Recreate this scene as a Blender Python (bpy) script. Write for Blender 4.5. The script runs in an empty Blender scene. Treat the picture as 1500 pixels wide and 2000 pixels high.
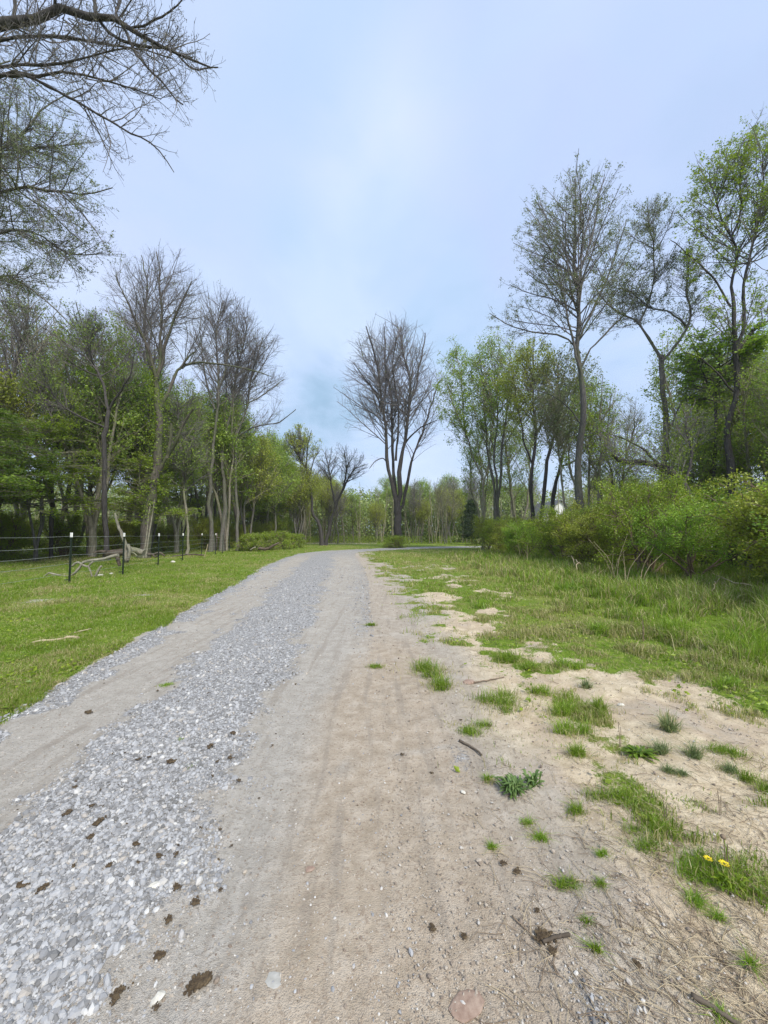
import bpy, math, random
import numpy as np
rng = np.random.default_rng(7); random.seed(7)
S = bpy.context.scene
COL = S.collection
# ------------------------------------------------------------------ camera
F = 750.0; EYE = 1.45; PITCH = math.atan(42 / F)
cam = bpy.data.cameras.new('camera'); cam.sensor_fit = 'HORIZONTAL'; cam.sensor_width = 36; cam.lens = 18.0
cam.clip_start = 0.05; cam.clip_end = 3000
co = bpy.data.objects.new('camera', cam); COL.objects.link(co)
co.location = (0, 0, EYE); co.rotation_euler = (math.radians(90) + PITCH, 0, 0); S.camera = co
S.render.resolution_x = 768; S.render.resolution_y = 1024
S.view_settings.view_transform = 'Standard'; S.view_settings.look = 'None'
S.view_settings.exposure = 0.90; S.view_settings.gamma = 1
SUN_EL, SUN_AZ = math.radians(47), math.radians(150)

# ------------------------------------------------------------------ node helpers
class NT:
    def __init__(s, tree): s.t = tree; s.N = tree.nodes; s.L = tree.links
    def n(s, typ, **kw):
        nd = s.N.new(typ)
        for k, v in kw.items():
            if k.startswith('i_'):
                key = k[2:]; key = int(key) if key.isdigit() else key.replace('_', ' ')
                s.put(nd.inputs[key], v)
            else: setattr(nd, k, v)
        return nd
    def put(s, sock, v):
        if isinstance(v, bpy.types.NodeSocket): s.L.new(v, sock)
        elif isinstance(v, bpy.types.Node): s.L.new(v.outputs[0], sock)
        else:
            if isinstance(v, (tuple, list)) and len(v) == 3 and sock.type == 'RGBA': v = (*v, 1)
            sock.default_value = v
    def noise(s, scale, detail=3, rough=.5, vec=None, dist=0):
        nd = s.n('ShaderNodeTexNoise', i_Scale=scale, i_Detail=detail, i_Roughness=rough, i_Distortion=dist)
        if vec is not None: s.put(nd.inputs['Vector'], vec)
        return nd.outputs[0]
    def ramp(s, fac, stops, interp='LINEAR'):
        nd = s.n('ShaderNodeValToRGB'); cr = nd.color_ramp; cr.interpolation = interp
        while len(cr.elements) < len(stops): cr.elements.new(0.5)
        for e, (p, c) in zip(cr.elements, stops):
            e.position = p; e.color = (c, c, c, 1) if isinstance(c, (int, float)) else (*c, 1)
        s.put(nd.inputs[0], fac); return nd.outputs[0]
    def mix(s, fac, a, b, mode='MIX'):
        nd = s.n('ShaderNodeMix', data_type='RGBA', blend_type=mode)
        s.put(nd.inputs[0], fac); s.put(nd.inputs[6], a); s.put(nd.inputs[7], b); return nd.outputs[2]
    def m(s, op, a, b=0.0, c=None, clamp=False):
        nd = s.n('ShaderNodeMath', operation=op, use_clamp=clamp)
        s.put(nd.inputs[0], a); s.put(nd.inputs[1], b)
        if c is not None: s.put(nd.inputs[2], c)
        return nd.outputs[0]
def sstep(nt, x, a, b):
    nd = nt.n('ShaderNodeMapRange', interpolation_type='SMOOTHSTEP'); nt.put(nd.inputs[0], x)
    nd.inputs[1].default_value = a; nd.inputs[2].default_value = b; return nd.outputs[0]

# ------------------------------------------------------------------ world: thin overcast over a Nishita sky
W = bpy.data.worlds.new('World'); S.world = W; W.use_nodes = True
nt = NT(W.node_tree); nt.N.clear()
sky = nt.n('ShaderNodeTexSky', sky_type='NISHITA'); sky.sun_disc = False
sky.sun_elevation = SUN_EL; sky.sun_rotation = SUN_AZ; sky.dust_density = 2.0
tc = nt.n('ShaderNodeTexCoord'); sep = nt.n('ShaderNodeSeparateXYZ', i_0=tc.outputs['Generated'])
den = nt.m('ADD', nt.m('MAXIMUM', sep.outputs[2], 0.0), 0.22)
cx = nt.m('DIVIDE', sep.outputs[0], den); cy = nt.m('DIVIDE', sep.outputs[1], den)
cv = nt.n('ShaderNodeCombineXYZ', i_0=cx, i_1=cy, i_2=0.0)
map1 = nt.n('ShaderNodeMapping', i_0=cv.outputs[0]); map1.inputs[1].default_value = (3.1, 1.7, .4)
n1 = nt.noise(1.15, 5, .52, map1.outputs[0], .35)
n2 = nt.noise(0.45, 2, .5, map1.outputs[0])
cl = nt.ramp(n1, [(.36, (3.0, 4.3, 6.2)), (.44, (3.8, 4.9, 7.0)), (.52, (4.4, 5.2, 7.4)), (.62, (5.2, 5.9, 7.6))], 'EASE')
lav = nt.ramp(n2, [(.40, (3.9, 5.0, 6.9)), (.60, (4.75, 5.15, 7.5))], 'EASE')
clouds = nt.mix(.38, cl, lav)
hor = sstep(nt, sep.outputs[2], 0.0, .35)
clouds = nt.mix(nt.m('MULTIPLY', nt.m('SUBTRACT', 1.0, hor), .30), clouds, (4.6, 5.3, 6.6))
n3 = nt.noise(3.2, 4, .55, map1.outputs[0], .6)
def blob(px, py, r0, r1, col, amt, src, warp=1.0):
    dx, dy = (px - 750) / F, (1000 - py) / F; p = math.atan(42 / F); v = (dx, math.cos(p) - dy * math.sin(p), math.sin(p) + dy * math.cos(p)); l = math.sqrt(sum(q * q for q in v)); d = tuple(q / l for q in v)
    ds = nt.n('ShaderNodeVectorMath', operation='DISTANCE'); nt.put(ds.inputs[0], tc.outputs['Generated']); ds.inputs[1].default_value = d
    w_ = nt.m('ADD', ds.outputs['Value'], nt.m('MULTIPLY', nt.m('SUBTRACT', n3, .5), r1 * 1.5 * warp))
    w_ = nt.m('ADD', w_, nt.m('MULTIPLY', nt.m('SUBTRACT', n1, .5), r1 * 1.2 * warp))
    f = sstep(nt, w_, r1, r0); return nt.mix(nt.m('MULTIPLY', f, amt), src, col)
clouds = blob(690, 430, -.05, .36, (3.5, 4.8, 6.6), .5, clouds)
clouds = blob(800, 90, -.05, .35, (3.6, 4.7, 6.8), .45, clouds)
clouds = blob(775, 235, -.05, .20, (5.9, 6.4, 7.7), .65, clouds)
clouds = blob(660, 400, -.04, .16, (5.5, 6.1, 7.5), .6, clouds)
clouds = blob(560, 450, -.04, .12, (3.2, 4.7, 6.4), .5, clouds)
clouds = blob(625, 800, -.02, .17, (2.2, 3.4, 4.8), .95, clouds)
clouds = blob(1250, 150, -.1, .55, (4.2, 4.5, 7.0), .5, clouds)
clouds = blob(200, 300, -.1, .55, (4.9, 5.2, 7.4), .4, clouds)
clouds = nt.mix(1.0, clouds, (.845, .865, .835), 'MULTIPLY')
skyc = nt.mix(.88, sky.outputs[0], clouds)
bg = nt.n('ShaderNodeBackground', i_Color=skyc, i_Strength=0.1)
nt.L.new(bg.outputs[0], nt.n('ShaderNodeOutputWorld').inputs[0])
sd = bpy.data.lights.new('sun', 'SUN'); sd.energy = 2.5; sd.angle = math.radians(18); sd.color = (1, .95, .86)
so = bpy.data.objects.new('sun', sd); COL.objects.link(so)
so.rotation_euler = (math.radians(90) - SUN_EL, 0, math.radians(180) - SUN_AZ)

# ------------------------------------------------------------------ pixel <-> world (photo is 1500 x 2000)
CP, SP = math.cos(PITCH), math.sin(PITCH)
def W3(px, py, Y):
    dx = (px - 750) / F; dy = (1000 - py) / F
    f = CP - dy * SP; u = SP + dy * CP
    return np.array([dx * Y / f, Y, EYE + u * Y / f])
def G(px, py, z=0.0):
    dx = (px - 750) / F; dy = (1000 - py) / F
    f = CP - dy * SP; u = SP + dy * CP
    k = (z - EYE) / u
    return np.array([dx * k, f * k, z])

# ------------------------------------------------------------------ noise in numpy
_perm = np.random.default_rng(3).random((256, 256))
def vnoise(x, y):
    xi = np.floor(x).astype(int); yi = np.floor(y).astype(int); fx = x - xi; fy = y - yi
    fx = fx * fx * (3 - 2 * fx); fy = fy * fy * (3 - 2 * fy)
    a = _perm[xi & 255, yi & 255]; b = _perm[(xi + 1) & 255, yi & 255]
    c = _perm[xi & 255, (yi + 1) & 255]; d = _perm[(xi + 1) & 255, (yi + 1) & 255]
    return (a * (1 - fx) + b * fx) * (1 - fy) + (c * (1 - fx) + d * fx) * fy
def fbm(x, y, o=4):
    s = 0; a = .5; t = 0
    for i in range(o):
        s = s + a * vnoise(x + 17.3 * i, y + 9.1 * i); t += a; a *= .5; x = x * 2.03; y = y * 2.03
    return s / t
def ss(x, a, b):
    t = np.clip((x - a) / (b - a), 0, 1); return t * t * (3 - 2 * t)

# ------------------------------------------------------------------ road layout
def crom(P, per=12):
    P = np.asarray(P, float); Q = np.vstack([2 * P[0] - P[1], P, 2 * P[-1] - P[-2]]); out = []
    t = np.linspace(0, 1, per, endpoint=False)[:, None]
    for i in range(1, len(Q) - 2):
        a, b, c, d = Q[i - 1], Q[i], Q[i + 1], Q[i + 2]
        out.append(.5 * ((2 * b) + (c - a) * t + (2 * a - 5 * b + 4 * c - d) * t ** 2 + (3 * b - a - 3 * c + d) * t ** 3))
    out.append(Q[-2][None]); return np.vstack(out)
def resample(P, k):
    P = np.asarray(P, float); d = np.r_[0, np.cumsum(np.linalg.norm(np.diff(P[:, :3], axis=0), axis=1))]
    t = np.linspace(0, d[-1], k); return np.stack([np.interp(t, d, P[:, j]) for j in range(P.shape[1])], 1)
ROADPTS = [(-1.2, -6, 1.45), (-1.3, -2, 1.45), (-1.42, 1, 1.45), (-1.47, 3, 1.45), (-1.95, 7.2, 1.65), (-2.45, 12, 1.9), (-3.35, 19.5, 2.1), (-4.0, 26, 2.0),
           (-3.9, 29.2, 1.9), (-2.7, 32.0, 1.75), (-0.2, 35.2, 1.75), (3.6, 39.0, 1.9), (8, 41.3, 2.1), (14, 42.4, 2.2), (26, 43, 2.2), (60, 44, 2.2)]
ROAD = resample(crom(ROADPTS, 16), 420)
def road_u(x, y):
    x = np.asarray(x, float).ravel(); y = np.asarray(y, float).ravel(); out = np.full(len(x), 99.0)
    tan = np.gradient(ROAD[:, :2], axis=0); tan /= np.linalg.norm(tan, axis=1)[:, None]
    near = np.where((np.abs(x) < 62) & (y > -8) & (y < 52))[0]
    for c in range(0, len(near), 20000):
        ii = near[c:c + 20000]
        dx = x[ii, None] - ROAD[None, :, 0]; dy = y[ii, None] - ROAD[None, :, 1]
        j = np.argmin(dx * dx + dy * dy, 1); r = np.arange(len(ii))
        lat = dx[r, j] * tan[j, 1] - dy[r, j] * tan[j, 0]
        out[ii] = lat / ROAD[j, 2]
    return out
def edge_right(y):
    return np.interp(y, [0, 1.2, 2, 3, 3.8, 4.6, 5.5, 7, 9, 15, 30, 45], [1.9, 2.0, 2.3, 2.55, 2.15, 1.5, 1.1, .8, .6, -.2, -1.3, -1.3])
def gauss(x, y, cx, cy, sx, sy): return np.exp(-((x - cx) / sx) ** 2 - ((y - cy) / sy) ** 2)
GA, GB = G(645, 1508)[:2], G(900, 1455)[:2]
def groove(x, y):
    d = GB - GA; t = np.clip(((x - GA[0]) * d[0] + (y - GA[1]) * d[1]) / (d @ d), 0, 1)
    return np.exp(-(np.hypot(x - GA[0] - t * d[0], y - GA[1] - t * d[1] - .03 * np.sin(t * 3)) / .022) ** 2)
def masks(x, y, u=None):
    """grass, gravel, sand, brown"""
    if u is None: u = road_u(x, y)
    w = fbm(x * 1.3 + 5, y * 1.3) - .5; w2 = fbm(x * 4 + 50, y * 4) - .5; w3 = fbm(x * .45, y * .45 + 30) - .5
    uu = u + .34 * w + .36 * w2 + .22 * (fbm(x * 11 + 3, y * 11) - .5)
    gravel = ss(uu, -.48, -.20) * (1 - ss(uu, .15, .55))
    gravel = np.maximum(gravel, (1 - ss(uu, -.93, -.80)))
    gravel = np.maximum(gravel, .42 * ss(uu, .72, .9) * ss(y, 3.5, 6.5))
    gravel = np.maximum(gravel, .30 * ss(y, 4, 9) + 0 * u)
    gravel = np.maximum(gravel, .50 * ss(y, 14, 28) * np.ones_like(u))
    gravel = np.maximum(gravel, .62 * gauss(x, y, .64, 1.18, .07, .25) + .42 * gauss(x, y, .50, 2.6, .13, .25))
    road_in = 1 - ss(np.abs(u + .05 * w2), .985, 1.06)
    gravel = np.where((np.abs(u) > 1.04) & ~((x > .2) & (y < 3.5)), 0, gravel)
    g_left = ss(-u + .22 * w + .10 * w2, 1.0, 1.07) * (u < 0)
    e = edge_right(y)
    w4 = fbm(x * 6.5 + 13, y * 6.5) - .5
    g_right = ss(x - e + 2.4 * w + 1.8 * w2 + .8 * w4, -.6, .9) * (u > .9)
    g_right = g_right + .62 * ss(fbm(x * 3.1, y * 3.1 + 20), .53, .66) * ss(x + .12 * y, .9, 1.7) * ss(y, 1.2, 2.3)
    g_right = g_right + .30 * ss(fbm(x * 7, y * 7 + 33), .45, .6) * ss(x + .1 * y, .9, 1.6) * ss(y, 1.5, 3) * (u > .9) * (u > .9)
    g_right = g_right + .55 * gauss(x, y, 1.15, 4.2, .5, .9) * (w4 > -.03) * (u > .9)
    for (gx, gy, sx, sy, a) in [(1.25, 8.9, .65, .8, 1.1), (1.2, 5.9, .45, .6, .9), (2.5, 3.7, .75, .55, 1.2), (.9, 12.5, .9, .8, .8), (2.1, 2.5, .6, .5, .8), (2.1, 7.2, .5, .6, .5)]:
        g_right = g_right - a * gauss(x, y, gx, gy, sx, sy) * (.7 + 1.6 * w2)
    g_left = g_left - 1.1 * gauss(x, y, -7.1, 8.3, .9, .35) * (.6 + 2 * w2) - .6 * gauss(x, y, -5.6, 9.0, .5, .18)
    g_right = g_right - .75 * ss(fbm(x * 1.5 + 70, y * 1.5), .52, .66) * (1 - ss(x, 2.6, 4.2)) * (u > .9) * (1 - ss(y, 16, 26))
    grass = np.clip(np.maximum(g_left, g_right), 0, 1)
    sand = ss(x + .6 * w, .45, 1.3) * (1 - ss(y, 9, 16) * .5)
    brown = (1 - .7 * groove(x, y)) * ss(x + .3 * w, -.62, -.3) * (1 - ss(x + .5 * w, .3, 1.0)) * (1 - ss(y, 3.4, 6)) + .55 * ss(u, .93, 1.02) * (1 - ss(x, .2, .9)) * ss(y, 3, 5)
    return grass, np.clip(gravel, 0, 1), np.clip(sand, 0, 1), np.clip(brown, 0, 1)
def height(x, y, u=None):
    if u is None: u = road_u(x, y)
    x = np.asarray(x, float).ravel(); y = np.asarray(y, float).ravel()
    far = 1 - ss(np.hypot(x, y), 25, 60)
    h = .05 * (fbm(x * .35, y * .35) - .5) + (.030 * (fbm(x * 1.7 + 9, y * 1.7) - .5) + .022 * (fbm(x * 7, y * 7 + 4) - .5) + .045 * (fbm(x * 3.5, y * 3.5 + 4) - .5) * ss(x, .3, 1.2) * (1 - ss(y, 6, 10)) + .02 * (fbm(x * 16, y * 16) - .5) * ss(x, .2, 1.0) * (1 - ss(y, 3, 5))) * (.35 + .65 * (np.abs(u) > 1))
    h = h * far + .010 * groove(x, y)
    inr = np.abs(u) < 1.25
    prof = .022 * np.exp(-((u - .02) / .3) ** 2) - .012 * np.exp(-((u + .55) / .22) ** 2) - .012 * np.exp(-((u - .6) / .22) ** 2)
    h = h + np.where(inr, prof, 0) - .03 * ss(np.abs(u), 1.0, 1.15) * (np.abs(u) < 3) * 0
    h = h + .22 * ss(x, 3.5, 8) * ss(y, 2, 6) * (1 - ss(y, 24, 34)) + .02 * ss(-u, 1.0, 1.2) * (u < 0)
    return h

# ------------------------------------------------------------------ mesh builder
class MB:
    def __init__(s): s.v = []; s.f = []; s.m = []; s.n = 0; s.sm = []
    def add(s, V, Fc, mat=0, smooth=True):
        V = np.asarray(V, float).reshape(-1, 3); Fc = np.asarray(Fc, int)
        if len(Fc) == 0: return
        s.v.append(V); s.f.append(Fc + s.n); s.m.append(np.full(len(Fc), mat)); s.sm.append(np.full(len(Fc), smooth)); s.n += len(V)
    def mesh(s, name, mats):
        me = bpy.data.meshes.new(name); V = np.vstack(s.v)
        me.vertices.add(len(V)); me.vertices.foreach_set('co', V.astype(np.float32).ravel())
        tot = np.concatenate([np.full(len(f), f.shape[1]) for f in s.f]); idx = np.concatenate([f.ravel() for f in s.f])
        me.loops.add(len(idx)); me.loops.foreach_set('vertex_index', idx.astype(np.int32))
        me.polygons.add(len(tot)); st = np.r_[0, np.cumsum(tot)[:-1]]
        me.polygons.foreach_set('loop_start', st.astype(np.int32))
        for mt in mats: me.materials.append(mt)
        me.polygons.foreach_set('material_index', np.concatenate(s.m).astype(np.int32))
        me.polygons.foreach_set('use_smooth', np.concatenate(s.sm))
        me.update(calc_edges=True); return me
    def tubes(s, P, R, sides, mat=0, smooth=True, cap=False):
        P = np.asarray(P, float); R = np.asarray(R, float)
        if P.ndim == 2: P = P[None]; R = R[None]
        n, k, _ = P.shape
        if n == 0: return
        T = np.gradient(P, axis=1); T /= np.linalg.norm(T, axis=2, keepdims=True) + 1e-9
        mean = P[:, -1] - P[:, 0]; ref = np.zeros((n, 3)); ref[np.arange(n), np.argmin(np.abs(mean), 1)] = 1
        N = np.cross(T, ref[:, None, :]); N /= np.linalg.norm(N, axis=2, keepdims=True) + 1e-9
        B = np.cross(T, N); a = np.arange(sides) * 2 * np.pi / sides
        V = P[:, :, None] + R[:, :, None, None] * (np.cos(a)[None, None, :, None] * N[:, :, None] + np.sin(a)[None, None, :, None] * B[:, :, None])
        base = (np.arange(n) * k * sides)[:, None, None] + (np.arange(k - 1) * sides)[None, :, None]
        j = np.arange(sides)[None, None, :]; j2 = (j + 1) % sides
        Fc = np.stack([base + j, base + j2, base + sides + j2, base + sides + j], -1).reshape(-1, 4)
        s.add(V, Fc, mat, smooth)
        if cap:
            for i in range(n):
                o = i * k * sides + s.n - V.size // 3
                s.f.append(np.array([[o + q for q in range(sides)][::-1], [o + (k - 1) * sides + q for q in range(sides)]])); s.m.append(np.full(2, mat)); s.sm.append(np.full(2, False))
    def box(s, c, size, mat=0, rz=0.0, smooth=False):
        q = np.array([[-1, -1, -1], [1, -1, -1], [1, 1, -1], [-1, 1, -1], [-1, -1, 1], [1, -1, 1], [1, 1, 1], [-1, 1, 1]]) * np.array(size) / 2
        cr, sr = math.cos(rz), math.sin(rz); q = q @ np.array([[cr, sr, 0], [-sr, cr, 0], [0, 0, 1]])
        s.add(q + np.array(c), [[0, 3, 2, 1], [4, 5, 6, 7], [0, 1, 5, 4], [1, 2, 6, 5], [2, 3, 7, 6], [3, 0, 4, 7]], mat, smooth)
    def leaves(s, P, size, mat=0, flat=0.0, wid=.55, r=rng):
        n = len(P)
        if n == 0: return
        d = r.normal(size=(n, 3)); d[:, 2] *= (1 - flat); d /= np.linalg.norm(d, axis=1)[:, None]
        q = r.normal(size=(n, 3)); q[:, 2] *= (1 - .8 * flat); w = np.cross(d, np.cross(d, q)); w /= np.linalg.norm(w, axis=1)[:, None] + 1e-9
        nn = np.cross(d, w)
        L = (size * r.uniform(.6, 1.3, n))[:, None]
        V = np.stack([P, P + d * L * .45 + w * L * wid * .5 + nn * L * .1, P + d * L, P + d * L * .45 - w * L * wid * .5 + nn * L * .1], 1)
        s.add(V, np.arange(n * 4).reshape(n, 4), mat, False)
def tag(o, label=None, cat=None, group=None, kind=None):
    if label: o['label'] = label
    if cat: o['category'] = cat
    if group: o['group'] = group
    if kind: o['kind'] = kind
    return o
def obj(name, me, parent=None, loc=None):
    o = bpy.data.objects.new(name, me); COL.objects.link(o)
    if parent: o.parent = parent
    if loc is not None: o.location = loc
    return o
def thing(name, label, cat, loc=(0, 0, 0), rz=0, group=None):
    o = obj(name, None, None, loc); o.rotation_euler = (0, 0, rz); o.empty_display_size = .3
    return tag(o, label, cat, group)

# ------------------------------------------------------------------ materials
def mat(name):
    m = bpy.data.materials.new(name); m.use_nodes = True; n = NT(m.node_tree); n.N.clear()
    out = n.n('ShaderNodeOutputMaterial'); return m, n, out
def bump(n, h, strength, dist): return n.n('ShaderNodeBump', i_Strength=strength, i_Distance=dist, i_Height=h).outputs[0]
def simple(name, c1, c2, scale=8, rough=.9, bs=.5, bd=.01, stretch=(1, 1, 1), metal=0):
    m, n, out = mat(name); tcn = n.n('ShaderNodeTexCoord')
    mp = n.n('ShaderNodeMapping', i_0=tcn.outputs['Object']); mp.inputs[3].default_value = stretch
    f = n.noise(scale, 5, .6, mp.outputs[0]); c = n.ramp(f, [(.3, c1), (.7, c2)])
    p = n.n('ShaderNodeBsdfPrincipled', i_Base_Color=c, i_Roughness=rough, i_Metallic=metal, i_Normal=bump(n, f, bs, bd))
    p.inputs['Specular IOR Level'].default_value = .25
    n.L.new(p.outputs[0], out.inputs[0]); return m
def bark(name, c1, c2, moss=0.0, mossc=(.09, .12, .035)):
    m, n, out = mat(name); tcn = n.n('ShaderNodeTexCoord')
    mp = n.n('ShaderNodeMapping', i_0=tcn.outputs['Object']); mp.inputs[3].default_value = (9, 9, 1.6)
    f = n.noise(2.0, 6, .65, mp.outputs[0], .6); g = n.noise(.9, 3, .5, tcn.outputs['Object'])
    c = n.ramp(f, [(.32, c1), (.66, c2)])
    if moss > 0: c = n.mix(n.m('MULTIPLY', sstep(n, g, .42, .62), moss), c, mossc)
    p = n.n('ShaderNodeBsdfPrincipled', i_Base_Color=c, i_Roughness=.95, i_Normal=bump(n, f, .8, .04))
    p.inputs['Specular IOR Level'].default_value = .15
    n.L.new(p.outputs[0], out.inputs[0]); return m
def leafmat(name, cs, transl=.35, nscale=.7):
    m, n, out = mat(name); geo = n.n('ShaderNodeNewGeometry'); tcn = n.n('ShaderNodeTexCoord')
    r = geo.outputs['Random Per Island']; cl = n.noise(nscale, 2, .5, geo.outputs['Position'])
    v = n.m('ADD', n.m('MULTIPLY', r, .55), n.m('MULTIPLY', cl, .45))
    c = n.ramp(v, [(.15 + .65 * i / (len(cs) - 1), cc) for i, cc in enumerate(cs)])
    d = n.n('ShaderNodeBsdfDiffuse', i_Color=c); t = n.n('ShaderNodeBsdfTranslucent', i_Color=n.mix(.35, c, (.28, .36, .04)))
    mx = n.n('ShaderNodeMixShader', i_0=transl); n.L.new(d.outputs[0], mx.inputs[1]); n.L.new(t.outputs[0], mx.inputs[2])
    gl = n.n('ShaderNodeBsdfGlossy', i_Roughness=.45, i_Color=(.6, .65, .6)); m2 = n.n('ShaderNodeMixShader', i_0=.05)
    n.L.new(mx.outputs[0], m2.inputs[1]); n.L.new(gl.outputs[0], m2.inputs[2])
    n.L.new(m2.outputs[0], out.inputs[0]); return m
M = {}
M['bark_dark'] = bark('bark_dark', (.035, .032, .030), (.10, .092, .088))
M['bark_grey'] = bark('bark_grey', (.07, .066, .060), (.19, .175, .16), .35)
M['bark_mossy'] = bark('bark_mossy', (.05, .045, .04), (.15, .13, .11), .5, (.09, .12, .04))
M['bark_pale'] = bark('bark_pale', (.14, .125, .10), (.34, .31, .25), .45, (.14, .17, .06))
M['bark_brown'] = bark('bark_brown', (.06, .045, .036), (.20, .155, .12), .2)
M['twig'] = simple('twig', (.11, .10, .10), (.23, .21, .205), 4, .9, .2)
M['twig_pale'] = simple('twig_pale', (.16, .15, .10), (.30, .28, .19), 4, .9, .2)
M['deadwood'] = simple('deadwood', (.15, .14, .105), (.32, .30, .235), 6, .9, .6, .01, (1, 1, 1))
M['rotwood'] = simple('rotwood', (.045, .035, .026), (.16, .13, .10), 6, .95, .7, .02)
M['leaf_green'] = leafmat('leaf_green', [(0.1, 0.18, 0.01), (0.23, 0.34, 0.022), (0.4, 0.5, 0.04)], .5)
M['leaf_bright'] = leafmat('leaf_bright', [(0.138, 0.265, 0.023), (0.241, 0.414, 0.034), (0.391, 0.552, 0.057)], .45)
M['leaf_dark'] = leafmat('leaf_dark', [(0.075, 0.15, 0.018), (0.163, 0.263, 0.027), (0.325, 0.438, 0.056)], .5)
M['leaf_olive'] = leafmat('leaf_olive', [(0.18, 0.23, 0.02), (0.33, 0.38, 0.04), (0.52, 0.56, 0.08)], .5)
M['leaf_fresh'] = leafmat('leaf_fresh', [(0.13, 0.24, 0.03), (0.25, 0.38, 0.045), (0.44, 0.56, 0.08)], .5)
M['leaf_bud'] = leafmat('leaf_bud', [(0.108, 0.135, 0.068), (0.189, 0.23, 0.108), (0.27, 0.297, 0.121)], .3)
M['leaf_brownbud'] = leafmat('leaf_brownbud', [(.10, .08, .06), (.18, .14, .09), (.22, .20, .10)], .2)
M['leaf_cedar'] = leafmat('leaf_cedar', [(.012, .030, .012), (.03, .055, .02), (.05, .08, .03)], .1)
M['leaf_far'] = leafmat('leaf_far', [(0.165, 0.231, 0.077), (0.253, 0.33, 0.099), (0.363, 0.44, 0.132)], .3, .25)
M['grass'] = leafmat('grass', [(0.085, 0.165, 0.008), (0.165, 0.275, 0.016), (0.29, 0.37, 0.045)], .35, .9)
M['grass_dry'] = leafmat('grass_dry', [(.20, .20, .06), (.36, .33, .13), (.50, .44, .24)], .2, 1.2)
M['grass_lush'] = leafmat('grass_lush', [(0.1, 0.22, 0.012), (0.21, 0.36, 0.022), (0.36, 0.48, 0.06)], .4, .9)
M['straw'] = simple('straw', (.26, .20, .12), (.52, .44, .30), 12, .9, .2)
M['twigs_brown'] = simple('twigs_brown', (.11, .08, .055), (.26, .20, .14), 12, .9, .2)

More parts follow.
